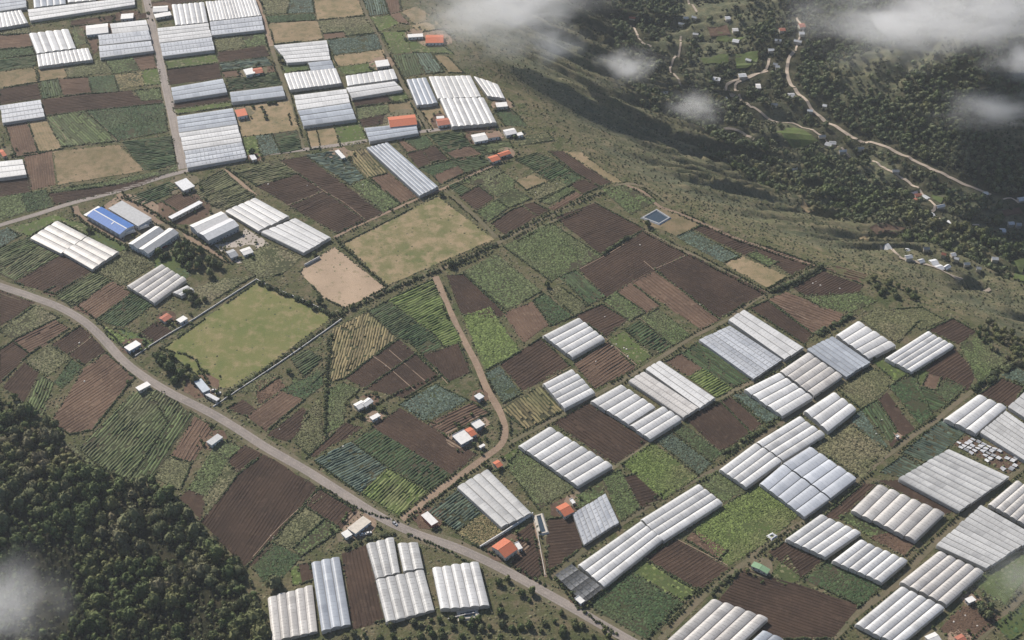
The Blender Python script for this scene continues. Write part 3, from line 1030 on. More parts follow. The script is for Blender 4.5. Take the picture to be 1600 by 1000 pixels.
def tuft_arrays(x, y, z, r, h):
    """low leafy tufts: six-sided uneven mounds"""
    n = len(x); k = 5
    a = RNG.uniform(0, 6.28, n)[:, None] + np.arange(k) * 2 * math.pi / k
    rr = r[:, None] * RNG.uniform(0.7, 1.3, (n, k))
    ring = np.stack([x[:, None] + rr * np.cos(a), y[:, None] + rr * np.sin(a), np.repeat((z - 0.05)[:, None], k, 1)], -1)
    mid = np.stack([x[:, None] + 0.62 * rr * np.cos(a + 0.5), y[:, None] + 0.62 * rr * np.sin(a + 0.5), z[:, None] + h[:, None] * RNG.uniform(0.55, 0.95, (n, k))], -1)
    top = np.stack([x + RNG.normal(0, .15, n) * r, y + RNG.normal(0, .15, n) * r, z + h], -1)[:, None, :]
    V = np.concatenate([ring, mid, top], 1)
    f = []
    for i in range(k):
        j = (i + 1) % k
        f += [(i, j, k + i), (j, k + j, k + i), (k + i, k + j, 2 * k)]
    F = np.array(f)[None] + (np.arange(n) * (2 * k + 1))[:, None, None]
    return V.reshape(-1, 3), F.reshape(-1, 3)

def cone_arrays(x, y, z, r, h):
    n = len(x); k = 4
    a = RNG.uniform(0, 6.28, n)[:, None] + np.arange(k) * 2 * math.pi / k
    rr = r[:, None] * RNG.uniform(0.7, 1.35, (n, k))
    ring = np.stack([x[:, None] + rr * np.cos(a), y[:, None] + rr * np.sin(a), z[:, None] + h[:, None] * RNG.uniform(-.1, .35, (n, k))], -1)
    top = np.stack([x + RNG.normal(0, .3, n) * r, y + RNG.normal(0, .3, n) * r, z + h], -1)[:, None, :]
    V = np.concatenate([ring, top], 1)
    F = np.array([(i, (i + 1) % k, k) for i in range(k)])[None] + (np.arange(n) * (k + 1))[:, None, None]
    return V.reshape(-1, 3), F.reshape(-1, 3)

def tufts_mesh(name, P, ang, pitch, r, h, mat, lift, parent, fill=0.85):
    spans, nrm = row_spans(P, ang, pitch)
    pp = []
    for f, a, b in spans:
        n = max(1, int((b - a) / pitch))
        u = np.linspace(a + 0.6, b - 0.6, n) + RNG.normal(0, 0.3, n) * pitch
        pp.append(f(u) + nrm * RNG.normal(0, 0.25 * pitch, n)[:, None])
    if not pp: return None
    C = np.concatenate(pp)
    patch = fbm(C[:, 0] / 16, C[:, 1] / 16, int(ang * 100) % 50 + 5, 3)
    keep = RNG.random(len(C)) < fill * sstep(0.20, 0.36, patch) + 0.15
    C = C[keep]; patch = patch[keep]
    if not len(C): return None
    n = len(C)
    hh = h * RNG.uniform(0.6, 1.3, n) * (0.5 + patch)
    rr = r * RNG.uniform(0.7, 1.25, n)
    V, F = cone_arrays(C[:, 0], C[:, 1], drape(C[:, 0], C[:, 1]) + lift, rr, hh)
    o = big_mesh(name, V, F, mat, parent)
    tag(o, kind='stuff')
    return o

FIELD_POLYS = []
NAMES = {'S': 'ploughed_field', 'B': 'tilled_field', 'T': 'stubble_field', 'P': 'pasture_field', 'Q': 'dry_pasture_field', 'N': 'sandy_field'}
for fi, line in enumerate(x for x in FIELDS.strip().splitlines() if x.strip()):
    code, rest = line.split(' ', 1)
    cls, edge, sty = code[0], int(code[1]), code[2]
    W = pts(rest)
    P = W[:, :2]
    e = P[(edge + 1) % len(P)] - P[edge]
    ang = math.atan2(e[1], e[0])
    P = shrink(P, -0.8)
    FIELD_POLYS.append(P)
    Pw = wobble(P)
    lift = 0.05 + (fi % 23) * 0.004
    if cls in 'SBTPQN':
        mt = M[cls]
    else:
        mt = M['uL'] if cls in 'L' or sty == 'n' else M['uG']
    o = sheet(NAMES.get(cls, 'crop_field'), Pw, mt, lift)
    tag(o, kind='structure')
    Pi = shrink(P, 0.5)
    if sty == 'f':
        rows_mesh('furrows', Pi, ang, random.uniform(1.9, 2.6), 1.5, 0.20, 9.0, 0.30, 0.04, mt, lift, o)
    elif sty == 'r' and cls in 'SB':
        rows_mesh('furrows', Pi, ang, random.uniform(2.5, 3.1), 1.5, 0.38, 6.0, 0.35, 0.06, M['B'] if cls == 'S' and random.random() < .4 else mt, lift, o)
    elif sty == 'r':
        rows_mesh('crop_rows', Pi, ang, random.uniform(2.0, 2.6), 1.75, 0.50, 2.4, 0.45, 0.08, M[cls], lift, o)
    elif sty == 't':
        big = random.uniform(1.05, 1.45)
        tufts_mesh('crop_plants', Pi, ang, big, big * 0.70, random.uniform(0.35, 0.65), M[cls], lift, o)
    elif sty == 'n' and cls in 'GDLOU':
        tufts_mesh('grass_tufts', Pi, ang, 3.0, 1.3, 0.30, M[cls], lift, o, 0.7)
    elif cls in 'TQPN':
        tufts_mesh('grass_tufts', Pi, ang, 7.0, 0.8, 0.30, M['weed'], lift, o, 0.25)

# ------------------------------------------------------------------ greenhouses: film, spans, eave height, arch rise | A B C D (spans run A to B, stacked A to D) | label
GREEN = """
b 3 3 .8|-14,2 40,-4 42,11 -10,19|bluish greenhouse cut by the upper corner of the photo, behind a white ribbed one
w 8 3 .6|-12,22 -10,45 44,36 33,16|white narrow-ribbed greenhouse at the upper left edge of the photo
w 3 3 .7|43,15 210,-5 211,7 47,32|very long low white greenhouse running beside the top edge to the straight road
b 5 3 .6|51,-12 53,12 103,6 101,-14|ribbed greenhouse behind the very long low white one, cut by the top edge
w 4 3 .6|104,-14 106,4 150,0 148,-16|second ribbed greenhouse behind the very long low white one, nearer the straight road
w 5 3.2 1.4|45,53 57,84 119,76 107,46|greenhouse of five fat grey-white arches joined to a white ribbed strip below it
w 13 3.2 .5|57,86 60,104 145,93 138,75|white ribbed strip greenhouse below the five fat grey-white arches
w 2 3.2 .7|172,37 228,31 233,47 176,52|backmost of the three strip greenhouses stacked along the straight road
k 2 3.2 .7|153,55 231,47 236,62 155,71|middle one of the three strip greenhouses stacked along the straight road
k 2 3.2 .7|154,72 236,64 240,79 156,90|front one of the three strip greenhouses stacked along the straight road, near brown plots
w 6 3.2 1.2|268,8 274,40 325,35 319,4|greenhouse of six pale arches across the straight road from a white farmhouse
w 16 3.2 .5|321,3 328,33 408,24 398,-4|big ribbed greenhouse at the top edge beside the dirt track, pale grey film
k 3 3.2 .6|328,34 409,25 413,46 331,55|checked bluish greenhouse joined below the big ribbed one beside the dirt track
w 4 3.2 .7|246,44 325,36 331,57 249,67|upper half of the paired pale greenhouses at the straight road's kerb
k 3 3.2 .7|250,68 331,58 335,78 254,88|lower checked half of the paired pale greenhouses at the straight road's kerb
b 3 3.2 .7|267,137 348,123 355,144 271,157|small bluish greenhouse between two dark ploughed strips beside the straight road
k 4 3 .5|0,165 63,156 70,182 4,192|blue checked greenhouse standing alone at the photo's edge above brown plots
b 2 3.4 .8|359,144 441,134 446,150 362,160|narrow bluish greenhouse with tall grey wall above the tan paddock with an orange hut
b 4 3.2 .7|276,182 364,169 371,194 280,207|backmost third of the big bluish greenhouse block in the crook of the two roads
w 4 3.2 .7|280,208 371,195 378,221 287,235|middle whiter third of the big greenhouse block in the crook of the two roads
k 4 3.2 .7|288,236 378,222 385,246 292,262|front checked third of the big greenhouse block in the crook of the two roads
w 3 3.2 .7|-8,253 35,249 41,273 -6,279|small white greenhouse at the photo's edge beside a brown strip and a red hut
w 5 3.2 .6|428,71 510,63 516,93 448,98|white greenhouse with a dark tree at its corner, beside the unpaved track
b 2 3 .4|481,98 517,94 523,107 487,111|small flat bluish greenhouse tucked behind a white ribbed one
w 13 3.4 .5|444,115 453,140 534,130 525,107|white ribbed greenhouse just below the small flat bluish one
w 9 3.2 .5|540,119 543,134 621,123 615,108|short ribbed greenhouse, back one of a close pair beneath a small white shed
w 2 3.2 .7|541,137 616,127 629,140 549,153|smooth white strip greenhouse, front one of a close pair, above a ploughed strip
w 3 3.4 .5|459,149 541,139 547,160 465,172|back white half of the wide greenhouse beside the tan paddock
b 3 3.4 .9|465,173 547,161 557,186 474,197|front grey half of the wide greenhouse beside the tan paddock
b 4 3.2 .9|635,125 651,165 684,161 666,122|greenhouse of four grey arches standing along the hedged lane near the rim
w 8 3.2 .6|670,120 684,154 752,151 735,118|white checked greenhouse between the grey four-arch one and the escarpment
w 4 3.2 .6|740,119 762,150 789,154 778,132|small wedge-shaped greenhouse nearest the escarpment's edge
w 7 3.2 1.5|687,155 706,199 776,192 756,153|greenhouse of seven fat white arches with a red hut at its side
b 3 3.2 .8|569,200 648,192 654,208 577,221|low bluish greenhouse in front of the long orange-roofed shed
b 6 3.2 .9|573,231 655,306 685,292 606,223|long slanting bluish-grey greenhouse running down to the dry pasture
t 4 2.8 1.0|47,372 95,396 136,369 90,345|upper one of two pale four-arch greenhouses beside the blue-roofed warehouse
t 4 2.8 1.0|97,394 144,421 186,394 138,370|lower one of two pale four-arch greenhouses, touching the dark ploughed plot
t 5 3 1.5|198,447 252,413 291,437 241,474|five-arch white greenhouse below the grove of trees near the warehouse
w 2 2.6 .8|270,457 292,446 303,453 283,463|tiny white annex greenhouse among trees at the end of the five-arch one
w 5 3 .9|352,330 404,361 452,338 399,309|white greenhouse beside the tall grey-walled one, above its lower twin
w 5 3 .9|408,363 474,395 517,371 462,341|white greenhouse with grey end wall at the corner of the sandy lot
w 5 3 1.6|848,525 903,497 945,530 894,559|bright five-span greenhouse amid ploughed plots, debris patch by its corner
w 5 3 1.5|848,600 893,577 930,614 882,639|five-span greenhouse between a yellowish field and a striped brown plot
w 5 3 1.5|923,627 970,601 1024,637 982,664|five-span greenhouse beyond the weedy dark strip, joined end to end with a three-span
w 3 3 1.5|984,665 1035,635 1065,656 1016,687|three-span white greenhouse at the lane corner above blue-green rows
t 3 3 1.2|982,595 1068,653 1092,637 1007,581|long slanting cream greenhouse, lower one of a side by side pair
w 3 3 1.2|1009,577 1094,638 1118,622 1032,564|long slanting grey-white greenhouse, upper one of a side by side pair
w 8 3 1.7|810,697 858,667 957,728 903,760|eight-span white greenhouse on the corner where the dirt track bends
k 7 2.6 .35|1092,531 1177,592 1222,562 1141,509|flat checked pale greenhouse roof next to green crop rows
w 3 3 1.0|1138,500 1226,562 1256,543 1163,484|long three-arch greenhouse alongside the flat checked one, under brown furrows
w 5 3 1.4|1306,524 1340,502 1400,540 1358,561|five-span white greenhouse beneath the olive plots near the slope, above a bluish one
b 6 3 1.0|1261,546 1322,589 1360,566 1302,526|bluish grey greenhouse wedged between a cream one and white ones
t 5 3 1.4|1219,580 1262,551 1316,588 1271,619|cream dash-marked greenhouse on the lane, next to the bluish grey one
w 5 3 1.5|1163,609 1216,583 1270,622 1222,651|five-span greenhouse with one patched blue-grey span, beside pale brassica rows
w 3 3.4 2.0|1256,643 1302,613 1338,640 1294,675|fat three-span white greenhouse with rounded ends beside the scrubby plot
w 5 3 1.4|1383,560 1449,518 1490,541 1424,582|white greenhouse farthest up the slope, beside a curved ploughed plot
w 4 3 1.6|1124,734 1179,693 1222,721 1166,762|lower piece of the long four-span white greenhouse, next to pale vegetable plots
w 4 3 1.6|1181,692 1248,651 1289,679 1224,720|upper piece of the long four-span white greenhouse, ending beside scrub
c 5 3 1.2|1187,756 1222,726 1296,780 1257,808|lower piece of the bluish-white greenhouse bordering the lime green meadow
c 5 3 1.2|1224,724 1265,698 1338,748 1298,779|upper piece of the bluish-white greenhouse, ending at the scrubby plot
w 3 3.2 1.9|1475,655 1528,617 1573,637 1525,678|fat three-span white greenhouse above three grey-green row plots
g 7 3 1.2|1532,676 1610,725 1640,690 1572,642|many-ribbed grey greenhouse at the photo's edge beside torn film beds
g 3 3 .8|1575,636 1612,660 1640,640 1602,612|grey-white greenhouse at the photo's edge beneath the pale netted plot
g 9 3 1.2|1404,748 1499,799 1577,745 1483,702|broad grey greenhouse of nine low spans beside three grey-green row plots
t 5 3 1.5|1544,788 1588,751 1640,780 1600,820|pale arched greenhouse at the photo's edge behind the dusty lane
t 6 3 2.0|1330,798 1372,757 1476,802 1430,846|six fat cream arches surrounded by bare brown earth
w 5 3 1.6|1227,843 1282,804 1345,833 1290,871|five-arch greenhouse above a small dark plot, behind a lower six-arch neighbour
w 6 3 1.7|1300,877 1343,844 1418,877 1378,911|six-arch greenhouse with open ends above a bushy dark green plot
g 10 3 1.1|1463,852 1541,888 1620,838 1533,789|broad bluish-grey many-span greenhouse next to a misty green field
t 5 3 1.9|1406,910 1466,862 1537,894 1479,946|five-arch greenhouse just below the broad bluish-grey many-span one
w 5 3 1.8|1336,976 1407,917 1476,950 1404,1010|five-arch greenhouse below the lane, beside the big dark ploughed field
t 5 3 1.9|1043,1000 1113,936 1200,967 1130,1032|cream arched greenhouse cut by the bottom edge below the lane and dark field
b 2 3 1.2|1160,1014 1192,985 1224,998 1190,1026|bluish greenhouse corner at the bottom edge touching the cream arched one
w 4 3 1.5|903,883 1000,815 1036,843 944,917|lower piece of the very long four-span greenhouse, ending at black shade netting
w 4 3 1.5|1001,812 1090,757 1129,786 1037,845|upper piece of the very long four-span greenhouse above a lime meadow
k 8 2.6 .3|895,803 912,851 967,816 946,771|small flat-roofed checked greenhouse next to an orange-roofed hut
g 4 3.2 1.3|714,761 783,824 831,802 762,733|grey-white four-span greenhouse behind a white boundary wall by the road
t 5 3.2 1.5|418,935 425,1003 496,984 488,911|five pinkish dashed arches at the bottom, nearest the forest
b 3 3.4 1.7|486,879 502,986 548,974 530,867|three tall bluish arches attached to the pinkish dashed ones
d 3 3.2 1.6|572,851 587,905 625,894 615,838|back three-arch greenhouse below the road, stepped beside a two-arch one
d 2 3.0 1.4|621,850 630,893 662,888 653,847|back two-arch greenhouse below the road
d 5 3.2 1.6|587,907 603,973 679,952 662,889|front five-arch greenhouse joined to the stepped back ones below the road
w 5 3.2 1.8|675,888 688,952 765,947 748,879|shiny five-arch greenhouse standing alone below the road, dark tank before it
"""

def quad_z(P):
    return float(np.mean(P[:, 2]))

def lerp(a, b, t):
    return a + (b - a) * t

def greenhouse(film, n, eave, rise, corners, label, order):
    C = pts(corners, eave)[:, :2]
    A, B_, Cc, D = C
    if order:                       # spans were listed against the stack: A->D is the span direction
        A, B_, Cc, D = A, D, Cc, B_
    gz_ = float(np.min(drape(C[:, 0], C[:, 1])))
    ctr = C.mean(0); base = np.array([ctr[0], ctr[1], gz_])
    r = empty('greenhouse', base)
    tag(r, label, 'greenhouse', 'plastic greenhouses on the plateau')
    K = 9
    length = max(np.linalg.norm(B_ - A), np.linalg.norm(Cc - D))
    m_ = max(3, int(length / 3.0))
    ends = ([], [])
    # gothic arch: short steep face turned to the sun, shaped to give each span a bright strip
    side = (D - A) / np.linalg.norm(D - A)
    flip = (side[0] * to_sun.x + side[1] * to_sun.y) > 0
    prof = np.array([(0, 0), (.06, .34), (.14, .62), (.24, .86), (.34, 1.0), (.46, .97), (.60, .86), (.74, .69), (.88, .46), (1, 0.16)])
    if flip:
        prof = np.column_stack([1 - prof[::-1, 0], prof[::-1, 1]])
    gap = 0.02
    for i in range(n):
        dz = random.uniform(-0.10, 0.10)
        e0 = random.uniform(-0.35, 0.35); e1 = random.uniform(-0.35, 0.35)
        u = B_ - A; u = u / np.linalg.norm(u)
        a0, a1 = lerp(A, D, (i + gap) / n) + u * e0, lerp(A, D, (i + 1 - gap) / n) + u * e0
        b0, b1 = lerp(B_, Cc, (i + gap) / n) + u * e1, lerp(B_, Cc, (i + 1 - gap) / n) + u * e1
        V = []; UV = []
        for j in range(m_ + 1):
            t = j / m_
            l = lerp(a0, b0, t); q = lerp(a1, b1, t)
            sag = 0.05 * (j % 2) + random.uniform(-0.03, 0.03)
            for k in range(K + 1):
                p = lerp(l, q, prof[k, 0])
                V.append((p[0], p[1], gz_ + eave + dz + rise * .72 * prof[k, 1] - sag * prof[k, 1]))
                UV.append((t * length, k / K))
        F = [(j * (K + 1) + k, j * (K + 1) + k + 1, (j + 1) * (K + 1) + k + 1, (j + 1) * (K + 1) + k) for j in range(m_) for k in range(K)]
        mesh_obj('roof_span', V, F, film, r, base, UV, smooth=True)
        ends[0].append(V[:K + 1]); ends[1].append(V[-(K + 1):])
    # gable ends, one film wall for each end of each span
    for side, E in enumerate(ends):
        for arc in E:
            inset = (B_ - A) / length * (0.25 if side == 0 else -0.25)
            top = [(p[0] + inset[0], p[1] + inset[1], p[2] - 0.06) for p in arc]
            V = top + [(top[-1][0], top[-1][1], gz_), (top[0][0], top[0][1], gz_)]
            mesh_obj('end_wall', V, [list(range(len(V)))], M['endfilm'] if film is not M['net'] else M['net'], r, base)
    # long side walls with a row of posts in front
    for p, q in ((A, B_), (D, Cc)):
        V = [(*p, gz_), (*q, gz_), (*q, gz_ + eave + 0.12), (*p, gz_ + eave + 0.12)]
        mesh_obj('side_wall', V, [(0, 1, 2, 3)], M['sidefilm'] if film is not M['net'] else M['net'], r, base)
    # gutters between spans
    for i in range(1, n):
        p, q = lerp(A, D, i / n), lerp(B_, Cc, i / n)
        w = (D - A) / np.linalg.norm(D - A) * 0.14
        z0 = gz_ + eave
        V = []
        for s in (p, q):
            V += [(s[0] - w[0], s[1] - w[1], z0 + 0.16), (s[0] - w[0] * .6, s[1] - w[1] * .6, z0 + 0.02), (s[0] + w[0] * .6, s[1] + w[1] * .6, z0 + 0.02), (s[0] + w[0], s[1] + w[1], z0 + 0.16)]
        mesh_obj('gutter', V, [(0, 1, 5, 4), (1, 2, 6, 5), (2, 3, 7, 6)], M['gutter'], r, base)
    return r

GH_POLYS = []
for line in GREEN.strip().splitlines():
    a, crn, label = line.split('|')
    f, n, ev, ri = a.split()
    c4 = parse_px(crn)
    greenhouse(M['film_' + f], int(n), float(ev), float(ri), c4, label, False)
    GH_POLYS.append(pts(c4)[:, :2])

# ------------------------------------------------------------------ houses and sheds
def box_faces():
    return [(0, 1, 2, 3), (4, 7, 6, 5), (0, 4, 5, 1), (1, 5, 6, 2), (2, 6, 7, 3), (3, 7, 4, 0)]

def prism(name, base4, z0, z1, mat, parent, origin):
    V = [(p[0], p[1], z0) for p in base4] + [(p[0], p[1], z1) for p in base4]
    return mesh_obj(name, V, [(3, 2, 1, 0), (4, 5, 6, 7), (0, 1, 5, 4), (1, 2, 6, 5), (2, 3, 7, 6), (3, 0, 4, 7)], mat, parent, origin)

def rect_of(C):
    """four digitised corners -> the true rectangle nearest them (A->B is the ridge direction)"""
    A, B_, Cc, D = C
    u = (B_ - A) + (Cc - D); u = u / np.linalg.norm(u)
    v = np.array([-u[1], u[0]])
    if np.dot(D - A, v) < 0: v = -v
    c = C.mean(0)
    L = (np.linalg.norm(B_ - A) + np.linalg.norm(Cc - D)) / 4
    W = (abs(np.dot(D - A, v)) + abs(np.dot(Cc - B_, v))) / 4
    return c, u, v, L, W

def house(name, cat, corners, label, roofm, wallm='cream', eave=3.0, rise=1.4, style='gable', group=None, detail=True, roof2=None):
    C = pts(corners, eave)[:, :2]
    c, u, v, L, W = rect_of(C)
    gz_ = float(np.min(drape(C[:, 0], C[:, 1]))) - 0.05
    base = np.array([c[0], c[1], gz_])
    r = empty(name, base)
    tag(r, label, cat, group)
    P = lambda a, b, z: (c[0] + u[0] * a + v[0] * b, c[1] + u[1] * a + v[1] * b, gz_ + z)
    o = 0.35
    l, w = L - o, W - o
    # walls with gables
    if style == 'gable':
        V = [P(-l, -w, 0), P(l, -w, 0), P(l, w, 0), P(-l, w, 0), P(-l, -w, eave), P(l, -w, eave), P(l, w, eave), P(-l, w, eave),
             P(-l, 0, eave + rise - .05), P(l, 0, eave + rise - .05)]
        F = [(0, 1, 5, 4), (1, 2, 6, 9, 5), (2, 3, 7, 6), (3, 0, 4, 8, 7)]
    else:
        k = rise if style == 'shed' else 0.0
        V = [P(-l, -w, 0), P(l, -w, 0), P(l, w, 0), P(-l, w, 0), P(-l, -w, eave), P(l, -w, eave), P(l, w, eave + k), P(-l, w, eave + k)]
        F = [(0, 1, 5, 4), (1, 2, 6, 5), (2, 3, 7, 6), (3, 0, 4, 7)]
    mesh_obj('wall', V, F, M[wallm], r, base)
    th = 0.16
    def slab(nm, a, mat):
        V = list(a) + [(p[0], p[1], p[2] + th) for p in a]
        return mesh_obj(nm, V, [(3, 2, 1, 0), (4, 5, 6, 7), (0, 1, 5, 4), (1, 2, 6, 5), (2, 3, 7, 6), (3, 0, 4, 7)], mat, r, base)
    if style == 'gable':
        e = eave - o * rise / max(w, 0.5)
        slab('roof_slope', [P(-L, -W, e), P(L, -W, e), P(L, 0, eave + rise), P(-L, 0, eave + rise)], M[roofm])
        first = slab('roof_slope', [P(-L, 0, eave + rise), P(L, 0, eave + rise), P(L, W, e), P(-L, W, e)], M[roof2 or roofm])
        rz = eave + rise + th
        V = [P(-L, -.18, rz - .04), P(L, -.18, rz - .04), P(L, .18, rz - .04), P(-L, .18, rz - .04), P(-L, 0, rz + .1), P(L, 0, rz + .1)]
        mesh_obj('roof_ridge', V, [(0, 1, 5, 4), (2, 3, 4, 5), (1, 2, 5), (3, 0, 4)], M[roofm], first, base)
    elif style == 'shed':
        slab('roof', [P(-L, -W, eave), P(L, -W, eave), P(L, W, eave + rise), P(-L, W, eave + rise)], M[roofm])
    else:
        slab('roof', [P(-L, -W, eave), P(L, -W, eave), P(L, W, eave), P(-L, W, eave)], M[roofm])
        for s in (-1, 1):
            V = [P(-L, s * W, eave + th), P(L, s * W, eave + th), P(L, s * (W - .2), eave + th), P(-L, s * (W - .2), eave + th)]
            V = V + [(p[0], p[1], p[2] + .35) for p in V]
            mesh_obj('parapet', V, box_faces() if s < 0 else box_faces(), M[wallm], r, base)
    if detail:
        # door and windows on the two walls that face the viewer
        for (axis_u, half, off, sgn) in ((True, l, w, -1), (True, l, w, 1), (False, w, l, -1), (False, w, l, 1)):
            nd = (v if axis_u else u) * sgn
            if nd[1] > 0.1: continue
            nwin = max(1, int(half * 2 / 3.2))
            for q in range(nwin):
                t = -half + (q + 0.5) * 2 * half / nwin
                isdoor = axis_u and q == nwin // 2
                hw, z0, z1 = (0.5, 0.02, 2.05) if isdoor else (0.55, 1.0, 2.0)
                pr = off + 0.03
                pt = (lambda a, z: P(a, sgn * pr, z)) if axis_u else (lambda a, z: P(sgn * pr, a, z))
                V = [pt(t - hw, z0), pt(t + hw, z0), pt(t + hw, z1), pt(t - hw, z1)]
                mesh_obj('door' if isdoor else 'window', V, [(0, 1, 2, 3)], M['brown'] if isdoor else M['dark'], r, base)
    return r

